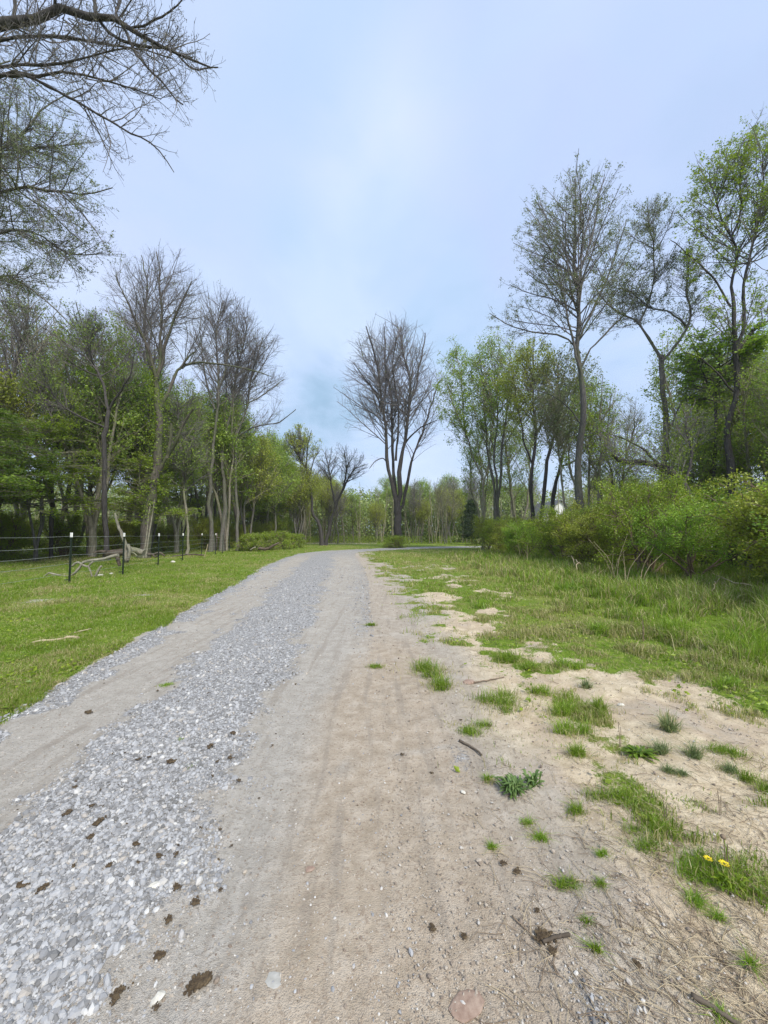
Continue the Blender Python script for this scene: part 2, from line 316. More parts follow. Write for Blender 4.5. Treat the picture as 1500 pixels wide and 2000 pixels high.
def ground_material():
    m, n, out = mat('ground')
    geo = n.n('ShaderNodeNewGeometry'); pos = geo.outputs['Position']
    at = n.n('ShaderNodeAttribute', attribute_name='zones'); sp = n.n('ShaderNodeSeparateColor', i_0=at.outputs['Color'])
    grass, grav, sand, brown = sp.outputs[0], sp.outputs[1], sp.outputs[2], at.outputs['Alpha']
    nA = n.noise(1.4, 5, .55, pos); nB = n.noise(9, 5, .62, pos); nC = n.noise(55, 4, .6, pos); nD = n.noise(220, 3, .6, pos); nE = n.noise(.35, 3, .5, pos)
    # packed pale track
    track = n.ramp(nB, [(.30, (.33, .30, .26)), (.5, (.40, .37, .325)), (.72, (.47, .435, .39))])
    track = n.mix(sstep(n, nC, .50, .66), track, (.30, .27, .23))
    sandc = n.ramp(nB, [(.28, (.43, .345, .225)), (.5, (.57, .475, .335)), (.7, (.70, .60, .44))])
    sandc = n.mix(n.m('MULTIPLY', sstep(n, nA, .48, .62), .75), sandc, (.44, .345, .25))
    sandc = n.mix(n.m('MULTIPLY', sstep(n, nC, .54, .66), .55), sandc, (.30, .23, .155))
    brn = n.ramp(nB, [(.3, (.33, .27, .20)), (.5, (.42, .35, .27)), (.7, (.50, .43, .345))])
    brn = n.mix(n.m('MULTIPLY', sstep(n, nC, .52, .66), .6), brn, (.27, .205, .15))
    vor = n.n('ShaderNodeTexVoronoi', i_Scale=55.0, i_Randomness=1.0, i_Vector=pos)
    vor2 = n.n('ShaderNodeTexVoronoi', i_Scale=26.0, i_Vector=pos)
    vs = n.n('ShaderNodeSeparateColor', i_0=vor.outputs['Color'])
    grv = n.ramp(vs.outputs[0], [(.0, (.15, .15, .15)), (.35, (.26, .262, .27)), (.7, (.37, .375, .385)), (1, (.52, .525, .54))])
    grv = n.mix(n.m('MULTIPLY', sstep(n, vor.outputs[0], .35, .75), .55), grv, (.15, .145, .14))
    grv = n.mix(n.m('MULTIPLY', nA, .35), grv, (.45, .42, .37))
    c = n.mix(sand, track, sandc); c = n.mix(brown, c, brn)
    mpS = n.n('ShaderNodeMapping', i_0=pos); mpS.inputs[3].default_value = (11, .9, 1); nS = n.noise(1.0, 4, .6, mpS.outputs[0], .4)
    c = n.mix(n.m('MULTIPLY', n.m('MULTIPLY', sstep(n, nS, .50, .66), n.m('SUBTRACT', 1.0, sand)), .5), c, (.27, .235, .195))
    c = n.mix(n.m('MULTIPLY', sstep(n, nA, .56, .68), .35), c, (.52, .49, .44))
    gm = n.m('ADD', grav, n.m('MULTIPLY', n.m('SUBTRACT', nB, .5), 1.1)); gm = n.m('ADD', gm, n.m('MULTIPLY', n.m('SUBTRACT', nC, .5), .6))
    gmask = sstep(n, gm, .32, .62); c = n.mix(gmask, c, grv)
    # grass thatch under the blades
    thA = n.ramp(nB, [(.3, (.07, .12, .009)), (.5, (.125, .205, .016)), (.72, (.23, .29, .045))])
    thA = n.mix(n.m('MULTIPLY', sstep(n, nE, .46, .62), .5), thA, (.26, .25, .08))
    thA = n.mix(n.m('MULTIPLY', sstep(n, nA, .54, .66), .55), thA, (.19, .165, .07))
    thA = n.mix(n.m('MULTIPLY', sstep(n, nC, .52, .62), .5), thA, (.06, .09, .015))
    gs = n.m('ADD', grass, n.m('MULTIPLY', n.m('SUBTRACT', nB, .5), .9)); gs = n.m('ADD', gs, n.m('MULTIPLY', n.m('SUBTRACT', nC, .5), .9))
    smask = sstep(n, gs, .38, .66); c = n.mix(smask, c, thA)
    c = n.mix(n.m('MULTIPLY', sstep(n, nD, .52, .68), .35), c, (.20, .16, .12))
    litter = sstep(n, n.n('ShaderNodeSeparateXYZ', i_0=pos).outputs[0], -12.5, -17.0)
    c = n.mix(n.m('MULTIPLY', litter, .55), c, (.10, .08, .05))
    h = n.m('ADD', n.m('MULTIPLY', nB, .6), n.m('MULTIPLY', nC, .35)); h = n.m('ADD', h, n.m('MULTIPLY', nD, .30))
    hg = n.m('MULTIPLY', n.m('SUBTRACT', 1.0, vor.outputs[0]), gmask); h = n.m('ADD', h, n.m('MULTIPLY', hg, .35))
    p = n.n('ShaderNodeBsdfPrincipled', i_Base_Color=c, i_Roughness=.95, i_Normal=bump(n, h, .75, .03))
    p.inputs['Specular IOR Level'].default_value = .12
    n.L.new(p.outputs[0], out.inputs[0]); return m
M['ground'] = ground_material()
def stone_material(name, stops):
    m, n, out = mat(name); geo = n.n('ShaderNodeNewGeometry'); r = geo.outputs['Random Per Island']
    c = n.ramp(r, stops); nz = n.noise(60, 3, .6, geo.outputs['Position'])
    c = n.mix(n.m('MULTIPLY', nz, .5), c, n.mix(.5, c, (.25, .23, .2)))
    p = n.n('ShaderNodeBsdfPrincipled', i_Base_Color=c, i_Roughness=.85, i_Normal=bump(n, nz, .3, .003)); p.inputs['Specular IOR Level'].default_value = .3
    n.L.new(p.outputs[0], out.inputs[0]); return m
M['gravel'] = stone_material('gravel', [(0, (.13, .13, .13)), (.25, (.24, .242, .25)), (.55, (.33, .335, .347)), (.85, (.42, .425, .435)), (.93, (.37, .335, .295)), (1, (.56, .56, .55))])
M['pebble'] = stone_material('pebble', [(0, (.17, .13, .10)), (.4, (.31, .255, .20)), (.75, (.42, .37, .305)), (.92, (.46, .44, .41)), (1, (.60, .58, .54))])
M['stone_white'] = simple('stone_white', (.46, .43, .36), (.64, .62, .56), 40, .8, .4, .004)
M['stone_grey'] = simple('stone_grey', (.30, .29, .26), (.42, .41, .38), 40, .85, .5, .004)
M['stone_red'] = simple('stone_red', (.22, .145, .11), (.36, .27, .21), 40, .85, .4, .004)
M['manure'] = simple('manure', (.035, .024, .016), (.13, .095, .055), 60, .95, 1, .008)
M['post'] = simple('post', (.012, .022, .016), (.03, .042, .03), 20, .6, .2, .002)
M['post_white'] = simple('post_white', (.7, .7, .68), (.82, .82, .80), 20, .6, .1, .002)
M['wire'] = simple('wire', (.30, .32, .31), (.5, .52, .5), 20, .5, .1, .001, (1, 1, 1), .4)
M['timber'] = simple('timber', (.05, .04, .03), (.12, .10, .08), 8, .9, .5, .01)
M['siding'] = simple('siding', (.70, .70, .68), (.80, .80, .79), 2, .7, .1)
M['roof'] = simple('roof', (.12, .12, .125), (.20, .20, .205), 6, .9, .4)
M['glass'] = simple('glass', (.03, .035, .04), (.06, .065, .07), 2, .15, .0)
M['yellow'] = simple('yellow', (.75, .55, .02), (.85, .68, .04), 30, .7, .1)

# ------------------------------------------------------------------ ground sheet and road sheet
def axis(lims):
    out = []
    for a, b, st in lims: out.append(np.arange(a, b - 1e-6, st))
    return np.r_[np.concatenate(out), lims[-1][1]]
xs = axis([(-880, -100, 78), (-100, -40, 6), (-40, -12, .8), (-12, -5, .22), (-5, 6, .06), (6, 12, .25), (12, 40, .9), (40, 100, 6), (100, 880, 78)])
ys = axis([(-280, -20, 40), (-20, -2, 1.5), (-2, .8, .2), (.8, 6, .05), (6, 14, .1), (14, 30, .22), (30, 50, .35), (50, 80, 1.5), (80, 200, 12), (200, 1490, 129)])
X, Y = np.meshgrid(xs, ys); xf, yf = X.ravel(), Y.ravel(); U = road_u(xf, yf)
Hh = height(xf, yf, U); MK = masks(xf, yf, U)
def set_zones(me, MK):
    ca = me.color_attributes.new('zones', 'FLOAT_COLOR', 'POINT')
    ca.data.foreach_set('color', np.stack(MK, 1).astype(np.float32).ravel())
nx, ny = len(xs), len(ys); i, j = np.meshgrid(np.arange(nx - 1), np.arange(ny - 1)); a = (j * nx + i).ravel()
mb = MB(); mb.add(np.stack([xf, yf, Hh], 1), np.stack([a, a + 1, a + nx + 1, a + nx], 1))
me = mb.mesh('ground', [M['ground']]); set_zones(me, MK); tag(obj('ground', me), kind='structure')
ucols = np.r_[-1.0, np.linspace(-.96, .96, 49), 1.0]
RD = resample(crom(ROADPTS, 16), 900); tg = np.gradient(RD[:, :2], axis=0); tg /= np.linalg.norm(tg, axis=1)[:, None]
nr = len(RD); jit = (fbm(np.arange(nr) * .45, np.zeros(nr) + 3.3, 4) - .5) * .14; jit2 = (fbm(np.arange(nr) * .45, np.zeros(nr) + 8.3, 4) - .5) * .14
uu = ucols[None, :] + np.where(ucols[None, :] < 0, np.abs(ucols[None, :]) ** 3 * jit[:, None], np.abs(ucols[None, :]) ** 3 * jit2[:, None])
rx = RD[:, 0:1] + tg[:, 1:2] * uu * RD[:, 2:3]; ry = RD[:, 1:2] - tg[:, 0:1] * uu * RD[:, 2:3]
rxf, ryf = rx.ravel(), ry.ravel(); ur = np.clip(uu.ravel(), -1.0, 1.0)
rz = height(rxf, ryf, road_u(rxf, ryf)) + np.where(np.abs(np.tile(ucols, nr)) > .99, .001, .007)
mr = masks(rxf, ryf, ur); mr = (mr[0] * 0, mr[1], mr[2], mr[3])
nu = len(ucols); i, j = np.meshgrid(np.arange(nu - 1), np.arange(nr - 1)); a = (j * nu + i).ravel()
mb = MB(); mb.add(np.stack([rxf, ryf, rz], 1), np.stack([a, a + 1, a + nu + 1, a + nu], 1))
me = mb.mesh('gravel_road', [M['ground']]); set_zones(me, mr); tag(obj('gravel_road', me), kind='structure')

# ------------------------------------------------------------------ loose stones
def ico():
    t = (1 + 5 ** .5) / 2
    v = np.array([[-1, t, 0], [1, t, 0], [-1, -t, 0], [1, -t, 0], [0, -1, t], [0, 1, t], [0, -1, -t], [0, 1, -t], [t, 0, -1], [t, 0, 1], [-t, 0, -1], [-t, 0, 1]], float)
    v /= np.linalg.norm(v[0])
    f = np.array([[0, 11, 5], [0, 5, 1], [0, 1, 7], [0, 7, 10], [0, 10, 11], [1, 5, 9], [5, 11, 4], [11, 10, 2], [10, 7, 6], [7, 1, 8], [3, 9, 4], [3, 4, 2], [3, 2, 6], [3, 6, 8], [3, 8, 9], [4, 9, 5], [2, 4, 11], [6, 2, 10], [8, 6, 7], [9, 8, 1]])
    return v, f
IV, IF = ico()
def stones(mb, x, y, size, flat=(.45, .8), mat=0, sink=.25, smooth=False):
    n = len(x)
    if n == 0: return
    z = height(x, y)
    V = IV[None] * (1 + rng.uniform(-.22, .22, (n, 12, 1)))
    sc = np.stack([rng.uniform(.75, 1.25, n), rng.uniform(.55, .95, n), rng.uniform(*flat, n)], 1)
    V = V * sc[:, None, :]
    a = rng.uniform(0, 2 * np.pi, n); b = rng.normal(0, .35, n)
    c, s_ = np.cos(b), np.sin(b); Vx = V[..., 0] * c[:, None] - V[..., 2] * s_[:, None]; Vz = V[..., 0] * s_[:, None] + V[..., 2] * c[:, None]
    c, s_ = np.cos(a), np.sin(a); V2 = np.stack([Vx * c[:, None] - V[..., 1] * s_[:, None], Vx * s_[:, None] + V[..., 1] * c[:, None], Vz], -1) * (size * .5)[:, None, None]
    V2 += np.stack([x, y, z + .006 + size * .5 * (sc[:, 2] - 2 * sink)], 1)[:, None, :]
    Fc = (IF[None] + (np.arange(n) * 12)[:, None, None]).reshape(-1, 3); mb.add(V2, Fc, mat, smooth)
def scatter(n, y0, y1, x0f, x1f, power=1.6):
    u = rng.random(n); p = 1 - power; y = (y0 ** p + u * (y1 ** p - y0 ** p)) ** (1 / p)
    return x0f(y) + rng.random(n) * (x1f(y) - x0f(y)), y
mb = MB()
x, y = scatter(260000, .85, 17, lambda y: np.maximum(-y * 1.15 - .3, -5.6), lambda y: np.full_like(y, 1.2), 1.75)
u = road_u(x, y); g = masks(x, y, u); acc = rng.random(len(x)) < (.014 + g[1] ** 1.15) * np.where(x > .1, .30, 1) * ss(y, -1, .8)
acc &= (np.abs(u) < 1.10) | (x > .2); x, y = x[acc], y[acc]
size = np.clip(rng.lognormal(math.log(.0138), .50, len(x)), .006, .045) * np.clip((y / 3.0) ** .28, .9, 1.6) * np.where(x > .1, .45, 1) * np.where(g[1][acc] < .3, .5, 1)
stones(mb, x, y, size, mat=0); print('gravel', len(x))
x, y = scatter(42000, .85, 12, lambda y: np.maximum(-y * 1.1, -4), lambda y: np.minimum(y * 1.1, 3.4), 1.6)
u = road_u(x, y); g = masks(x, y, u); acc = (g[0] < .35) & (g[1] < .6); x, y = x[acc], y[acc]
stones(mb, x, y, np.clip(rng.lognormal(math.log(.0048), .52, len(x)), .003, .028) * np.clip((y / 2.5) ** .5, .9, 2), mat=1)
tag(obj('loose_gravel', mb.mesh('loose_gravel', [M['gravel'], M['pebble']])), 'loose grey crushed gravel and small pebbles spread over the farm track', 'gravel', kind='stuff')

# dark crumbs of bark and dung trodden into the gravel
mb = MB(); x, y = scatter(5200, 1.0, 16, lambda y: np.maximum(-y * 1.1, -4.6), lambda y: np.full_like(y, .9), 1.5)
u = road_u(x, y); keep = (np.abs(u) < .95) & (rng.random(len(x)) < .01 + .6 * gauss(u, u * 0, 0, 0, .45, 1) * ss(fbm(x * 1.5, y * 1.5 + 5), .40, .65)); x, y = x[keep], y[keep]
stones(mb, x, y, np.clip(rng.lognormal(math.log(.010), .45, len(x)), .005, .024) * np.clip((y / 2.5) ** .35, .9, 1.8), flat=(.15, .35), mat=0, sink=-.15)
tag(obj('bark_crumbs', mb.mesh('bark_crumbs', [M['manure']])), 'small dark crumbs of bark and dung trodden into the gravel', 'debris', kind='stuff')
# ------------------------------------------------------------------ grass
def blades(mb, x, y, h, w, lean=.5, mat=0, curl=.5):
    n = len(x)
    if n == 0: return
    z = height(x, y) - .004; a = rng.uniform(0, 2 * np.pi, n); d = np.stack([np.cos(a), np.sin(a), np.zeros(n)], 1)
    b = rng.uniform(0, 2 * np.pi, n); s_ = np.stack([np.cos(b), np.sin(b), np.zeros(n)], 1) * w[:, None] * .5
    l = np.abs(rng.normal(0, lean, n)); P = np.stack([x, y, z], 1); up = np.array([0, 0, 1.])
    m1 = P + up * (h * .55)[:, None] + d * (h * .3 * l)[:, None]
    tp = P + up * (h * (1 - curl * .5 * np.clip(l, 0, 1.3)))[:, None] + d * (h * l)[:, None]
    V = np.stack([P - s_, P + s_, m1 + s_ * .8, m1 - s_ * .8, tp], 1)
    base = np.arange(n) * 5
    mb.add(V, np.stack([base, base + 1, base + 2, base + 3], 1), mat, False)
    mb.add(np.zeros((0, 3)), np.zeros((0, 3), int)); s0 = mb.n - 5 * n
    mb.f.append(np.stack([base + 3, base + 2, base + 4], 1) + s0); mb.m.append(np.full(n, mat)); mb.sm.append(np.full(n, False))
mb = MB()
xl = lambda y: np.maximum(-y * 1.2 - 1, -26); xr = lambda y: np.interp(y, [0, 3, 7, 12, 20, 30, 60], [-2.6, -2.7, -3.3, -4.2, -5.2, -5.6, -5.6])
x, y = scatter(430000, 2.3, 40, xl, xr, 1.5); u = road_u(x, y); g = masks(x, y, u)[0]
tuft = fbm(x * 2.2, y * 2.2 + 70); acc = rng.random(len(x)) < g * (.45 + .9 * ss(tuft, .35, .65)); x, y, tuft = x[acc], y[acc], tuft[acc]
k = np.clip(y / 5, .7, 5); h = (.028 + .05 * ss(tuft, .4, .75)) * rng.uniform(.5, 1.3, len(x)) * np.clip(k, .9, 1.5); dry = rng.random(len(x)) < (.16 + .45 * ss(fbm(x * .6, y * .6), .47, .62) + .25 * ss(fbm(x * 2.1, y * 2.1 + 9), .5, .62))
w = .0055 * k ** .85
blades(mb, x[~dry], y[~dry], h[~dry], w[~dry], .8, 0); blades(mb, x[dry], y[dry], h[dry] * .8, w[dry], .9, 1); print('lawn', len(x))
tag(obj('lawn_grass', mb.mesh('lawn_grass', [M['grass'], M['grass_dry']])), 'short green mown grass between the gravel track and the left wire fence', 'grass', kind='stuff')
mb = MB()
x, y = scatter(520000, 1.1, 46, lambda y: np.interp(y, [0, 6, 20, 30, 34, 46], [.3, .05, -1.2, -2, 0, -14]), lambda y: np.minimum(y * 1.15 + .5, 9 + y * .12), 1.45)
u = road_u(x, y); g = masks(x, y, u)[0]; g = np.where(np.abs(u) < 1.02, 0, g); tuft = fbm(x * 2.5 + 40, y * 2.5); patch = fbm(x * .7 + 11, y * .7)
acc = rng.random(len(x)) < g ** 1.3 * (.15 + 1.0 * ss(tuft, .38, .66)); x, y, tuft, patch = x[acc], y[acc], tuft[acc], patch[acc]
tall = ss(x + 1.5 * (patch - .5) + .8 * (tuft - .5), 3.0, 5.0) * (1 - ss(y, 24, 30)) ; k = np.clip(y / 4.5, .6, 5)
h = (.03 + .05 * ss(tuft, .45, .75) + .22 * tall * ss(tuft, .3, .65)) * rng.uniform(.45, 1.3, len(x)) * np.clip(k, .9, 1.3)
kind = np.where(rng.random(len(x)) < .34 + .50 * ss(patch, .42, .58) * (1 - .7 * tall), 1, np.where(rng.random(len(x)) < .15 + .8 * tall, 2, 0))
for q in range(3):
    s_ = kind == q; blades(mb, x[s_], y[s_], h[s_], .006 * k[s_] ** .85 * (1 + .3 * tall[s_]), .65, q)
print('verge', len(x))
tag(obj('verge_grass', mb.mesh('verge_grass', [M['grass'], M['grass_dry'], M['grass_lush']])), 'patchy green and yellowing grass on the sandy right verge, taller towards the thicket', 'grass', kind='stuff')
# broad leaved weeds in both
mb = MB(); x, y = scatter(26000, 2.0, 30, lambda y: np.maximum(-y * 1.1, -14), lambda y: np.minimum(y * 1.1, 9), 1.5)
u = road_u(x, y); g = masks(x, y, u)[0]; acc = (rng.random(len(x)) < g * ss(fbm(x * 1.1, y * 1.1 + 8), .45, .6)) & (np.abs(u) > 1.05); x, y = x[acc], y[acc]
P = np.stack([x, y, height(x, y) + rng.uniform(.005, .05, len(x)) + .12 * ss(x, 4, 6.5) * rng.random(len(x))], 1); mb.leaves(P, .045 * 1.0, 0, .6, .6)
tag(obj('clover', mb.mesh('clover', [M['leaf_green']])), 'low broad leaved clover and weeds growing among the grass', 'ground cover', kind='stuff')
# twigs, straw and dead stems
mb = MB()
x, y = scatter(5200, 1.1, 9, lambda y: .25 + .1 * y, lambda y: np.minimum(y * 1.15, 4.2), 1.6)
den_ = .15 + gauss(x, y, 1.55, 1.75, .55, .5) + .8 * gauss(x, y, 2.3, 2.2, .6, .4) + .7 * gauss(x, y, 1.2, 1.2, .4, .3) + .5 * gauss(x, y, 1.1, 5.2, .6, .8)
acc = rng.random(len(x)) < den_; x, y = x[acc], y[acc]; n = len(x)
def litter(mb, x, y, L, r, mat, k=5, zup=.006):
    n = len(x); a = rng.normal(2.3, .8, n); P = np.zeros((n, k, 3)); P[:, 0] = np.stack([x, y, height(x, y) + zup], 1)
    for q in range(1, k):
        a = a + rng.normal(0, .28, n); nxt = P[:, q - 1, :2] + np.stack([np.cos(a), np.sin(a)], 1) * (L / (k - 1))[:, None]
        P[:, q, :2] = nxt; P[:, q, 2] = height(nxt[:, 0], nxt[:, 1]) + zup + np.abs(rng.normal(0, .004, n))
    R = r[:, None] * np.linspace(1, .5, k)[None]; mb.tubes(P, R, 4, mat)
s_ = rng.random(n) < .55
litter(mb, x[s_], y[s_], rng.uniform(.03, .16, s_.sum()), rng.uniform(.0008, .0018, s_.sum()), 0)
litter(mb, x[~s_], y[~s_], rng.uniform(.03, .14, (~s_).sum()), rng.uniform(.0008, .002, (~s_).sum()), 1)
tag(obj('dry_litter', mb.mesh('dry_litter', [M['straw'], M['twigs_brown']])), 'dry straw and small broken twigs littering the sandy ground', 'plant litter', kind='stuff')

# ------------------------------------------------------------------ tree generator
UP = np.array([0, 0, 1.])
def unit(v): return v / (np.linalg.norm(v, axis=-1, keepdims=True) + 1e-9)
def grow(P, R, t0, n, ratio, ang, K, wig, trop, rr, env=None, flat=0, tl=.65, r=rng, maxL=9e9, rmin=.004, center=None, ej=(.86, 1.06)):
    """n children on parent polylines P (m,k,3)"""
    m, k, _ = P.shape; L = np.linalg.norm(np.diff(P, axis=1), axis=2).sum(1); wgt = L * (1 - t0); wgt = wgt / wgt.sum()
    pi = r.choice(m, n, p=wgt); t = t0[pi] + (1 - t0[pi]) * r.random(n) ** .85; f = t * (k - 1); i = np.minimum(f.astype(int), k - 2); fr = (f - i)[:, None]
    st = P[pi, i] * (1 - fr) + P[pi, i + 1] * fr; T = unit(P[pi, i + 1] - P[pi, i]); pr = R[pi, i] * (1 - fr[:, 0]) + R[pi, i + 1] * fr[:, 0]
    nrm = r.normal(size=(n, 3))
    if center is not None:  # bias outward
        o = st - center; o[:, 2] *= .2; nrm = nrm + unit(o) * .9
    nrm = unit(nrm - T * (nrm * T).sum(1, keepdims=True))
    a = np.radians(r.normal(ang, ang * .22, n))[:, None]; d = np.cos(a) * T + np.sin(a) * nrm
    if flat: d[:, 2] *= (1 - flat)
    d = unit(d)
    Ln = np.minimum(ratio * L[pi] * (1.15 - tl * t), maxL) * r.uniform(.55, 1.25, n)
    Q = np.zeros((n, K, 3)); Q[:, 0] = st
    for q in range(1, K):
        d = d + trop * UP + wig * r.normal(size=(n, 3))
        if flat: d[:, 2] *= (1 - flat)
        d = unit(d); Q[:, q] = Q[:, q - 1] + d * (Ln / (K - 1))[:, None]
    if env is not None:
        c, rad = env; lim = r.uniform(*ej, n); s_ = np.sqrt((((Q - c) / rad) ** 2).sum(2))
        inside = s_ < lim[:, None]; first = np.where(inside.all(1), K, np.argmin(inside, 1)); frac = np.clip(first / K, 0, 1)
        frac = np.where(~inside[:, 0], .12, np.maximum(frac, .15)); Q = Q[:, :1] + (Q - Q[:, :1]) * frac[:, None, None]; Ln = Ln * frac
    r0 = np.maximum(np.minimum(pr * .72, Ln * rr), rmin); RR = r0[:, None] * np.linspace(1, .35, K)[None]; return Q, np.maximum(RR, rmin * .7)
def sample_pts(P, n, t0=.2, r=rng, spread=.02):
    m, k, _ = P.shape; pi = r.integers(0, m, n); f = (t0 + (1 - t0) * r.random(n)) * (k - 1); i = np.minimum(f.astype(int), k - 2); fr = (f - i)[:, None]
    return P[pi, i] * (1 - fr) + P[pi, i + 1] * fr + r.normal(0, spread, (n, 3))
def build_tree(limbs, env, lv=(30, 260, 1800, 6000), ang=(42, 38, 38, 36), trop=(.10, .08, .06, .05), ratio=(.5, .42, .42, .4), wig=(.10, .12, .14, .16),
               leaf=0, lsize=.07, lspread=.05, flat=0, lflat=0, rr=.016, rmin=.006, maxL=(9e9,) * 4, seed=1, mats=('bark_dark', 'twig', 'leaf_green'), lt0=.3, wob=.009, lwid=.55, center=None, ej=(.86, 1.06)):
    """limbs: list of (points(k,3), r0, r1, t0). Returns trunk mesh, crown mesh."""
    r = np.random.default_rng(seed); K0 = 18; P = []; R = []; T0 = []
    for pts, r0, r1, t0 in limbs:
        q = resample(crom(pts, 8), K0); L = np.linalg.norm(q[-1] - q[0])
        nz = r.normal(0, 1, (K0, 3)); nz = (nz + np.roll(nz, 1, 0) + np.roll(nz, -1, 0)) / 3; nz[0] = 0
        q = q + nz * L * wob
        P.append(q); tt = np.linspace(0, 1, K0); R.append(r0 * (1 - tt) ** .9 + r1 * tt ** .9); T0.append(t0)
    P = np.array(P); R = np.array(R)
    Rv = R * (1 + .10 * r.normal(size=R.shape))
    for i, l in enumerate(limbs):
        if l[0][0][2] < .35: Rv[i, 0] *= 1.45; Rv[i, 1] *= 1.12
    tr = MB(); tr.tubes(P, Rv, 10)
    T0 = np.array(T0, float); ok = T0 < .99
    cr = MB(); A = (P[ok], R[ok], T0[ok]); lev = []
    par = A
    for li, n in enumerate(lv):
        if n == 0: continue
        K = (8, 6, 5, 4)[li]
        Q, RQ = grow(par[0], par[1], par[2], n, ratio[li], ang[li], K, wig[li], trop[li], rr, env, flat if li > 0 else flat * .6, r=r, maxL=maxL[li], rmin=rmin, center=center, ej=ej)
        lev.append((Q, RQ))
        if li == 0: tr.tubes(Q, RQ, 6)
        else: cr.tubes(Q, RQ, (6, 4, 3, 3)[li], 0)
        # parents for next level: this level plus previous one
        pk = max(K, par[0].shape[1]); base = [(par[0], par[1], np.maximum(par[2], .35)), (Q, RQ, np.full(len(Q), .12))]
        def rs(P_, R_, kk):
            k_ = P_.shape[1]
            if k_ == kk: return P_, R_
            f = np.linspace(0, k_ - 1, kk); i = np.minimum(f.astype(int), k_ - 2); fr = f - i
            return P_[:, i] * (1 - fr)[None, :, None] + P_[:, i + 1] * fr[None, :, None], R_[:, i] * (1 - fr) + R_[:, i + 1] * fr
        a0 = rs(base[0][0], base[0][1], 8); b0 = rs(Q, RQ, 8)
        if li < 2: par = (np.vstack([a0[0], b0[0]]), np.vstack([a0[1], b0[1]]), np.r_[base[0][2], base[1][2]])
        else: par = (b0[0], b0[1], base[1][2])
    if leaf:
        src = lev[-1][0]; kc = 6; pts = np.repeat(sample_pts(src, max(1, leaf // kc), lt0, r, lspread * .4), kc, 0); pts = pts + r.normal(0, 1, pts.shape) * max(lspread, lsize * .75) * np.array([1, 1, 1 - .6 * lflat]); cr.leaves(pts, lsize, 1, lflat, lwid, r)
    return tr.mesh('trunk', [M[mats[0]]]), cr.mesh('crown', [M[mats[1]], M[mats[2]]])
def px_limb(pts, Y, w0, w1, t0=0.0, dy=0.0, dstart=0.0):
    """limb from photo pixels at depth Y; dy metres of extra depth towards its tip; w in px"""
    n = len(pts); out = []
    for i, p in enumerate(pts):
        yy = Y + dstart + (dy - dstart) * (i / (n - 1)) ** 1.2; q = W3(p[0], p[1], yy); out.append(q)
    return (np.array(out), w0 * .38 * Y / F, w1 * .42 * Y / F, t0)
def px_env(cx, cy, rx, ry, Y, depth=None):
    c = W3(cx, cy, Y); k = Y / F * 1.03; return (c, np.array([rx * k, (depth if depth else rx * k), ry * k]))
def place_tree(name, label, cat, limbs, env, group=None, **kw):
    base = limbs[0][0][0].copy(); gz = float(height([base[0]], [base[1]])[0]); limbs = list(limbs)
    l0 = limbs[0]; p0 = l0[0].copy(); p0[0, 2] = gz - .05; limbs[0] = (p0, *l0[1:])
    org = np.array([base[0], base[1], gz])
    ll = [(l[0] - org, *l[1:]) for l in limbs]; ev = (env[0] - org, env[1]); 
    tm, cm = build_tree(ll, ev, **kw); t = thing(name, label, cat, org, 0, group)
    obj('trunk', tm, t); obj('crown', cm, t); return t
def dup(t, loc, rz, sc, label=None, group=None, cat=None):
    r_ = t.copy(); COL.objects.link(r_); r_.location = loc; r_.rotation_euler = (0, 0, rz); r_.scale = sc if isinstance(sc, tuple) else (sc, sc, sc)
    if label: r_['label'] = label
    if cat: r_['category'] = cat
    if group: r_['group'] = group
    elif 'group' in r_: del r_['group']
    for ch in t.children: c = ch.copy(); COL.objects.link(c); c.parent = r_
    return r_

# ---- centre tree beyond the bend
Yc = 39.5
place_tree('bare_tree', 'tall bare multi-stemmed tree standing alone beyond the road bend, leafy clump at its foot', 'tree', [
    px_limb([(776, 1069), (777, 1045), (777, 1010), (775, 975)], Yc, 17, 15, 1),
    px_limb([(775, 1000), (767, 950), (757, 910), (752, 853), (745, 800), (738, 733), (730, 683), (715, 640)], Yc, 11, 2.5, .28, -1.5),
    px_limb([(745, 805), (735, 773), (713, 740), (690, 710)], Yc, 5, 2, .2, 1, -1),
    px_limb([(776, 985), (770, 940), (767, 900), (765, 833), (763, 767), (753, 700), (750, 640)], Yc, 9, 2, .3, 2.5),
    px_limb([(777, 985), (780, 960), (783, 907), (790, 860), (797, 800), (798, 750), (788, 700), (780, 635)], Yc, 12, 2.5, .3, -1),
    px_limb([(797, 790), (813, 757), (820, 710), (830, 650)], Yc, 6, 2, .15, 1.5, -.5),
    px_limb([(778, 1000), (787, 980), (800, 920), (810, 883), (823, 847), (843, 793), (857, 740)], Yc, 8, 2, .25, 1.5),
    px_limb([(789, 868), (807, 847), (827, 832), (852, 822)], Yc, 5, 1.5, .2, -2),
    px_limb([(758, 905), (748, 895), (735, 900), (722, 915)], Yc, 3, 1.2, .2, -2),
    px_limb([(773, 900), (778, 840), (776, 780), (768, 720), (775, 660)], Yc, 6, 1.5, .3, -3)],
    px_env(766, 778, 110, 165, Yc), lv=(76, 520, 2300, 5800), ang=(44, 44, 44, 42), trop=(.05, .03, .03, .03), ratio=(.30, .40, .44, .46),
    leaf=900, lsize=.12, rr=.009, rmin=.0050, seed=11, mats=('bark_dark', 'twig', 'leaf_bud'))
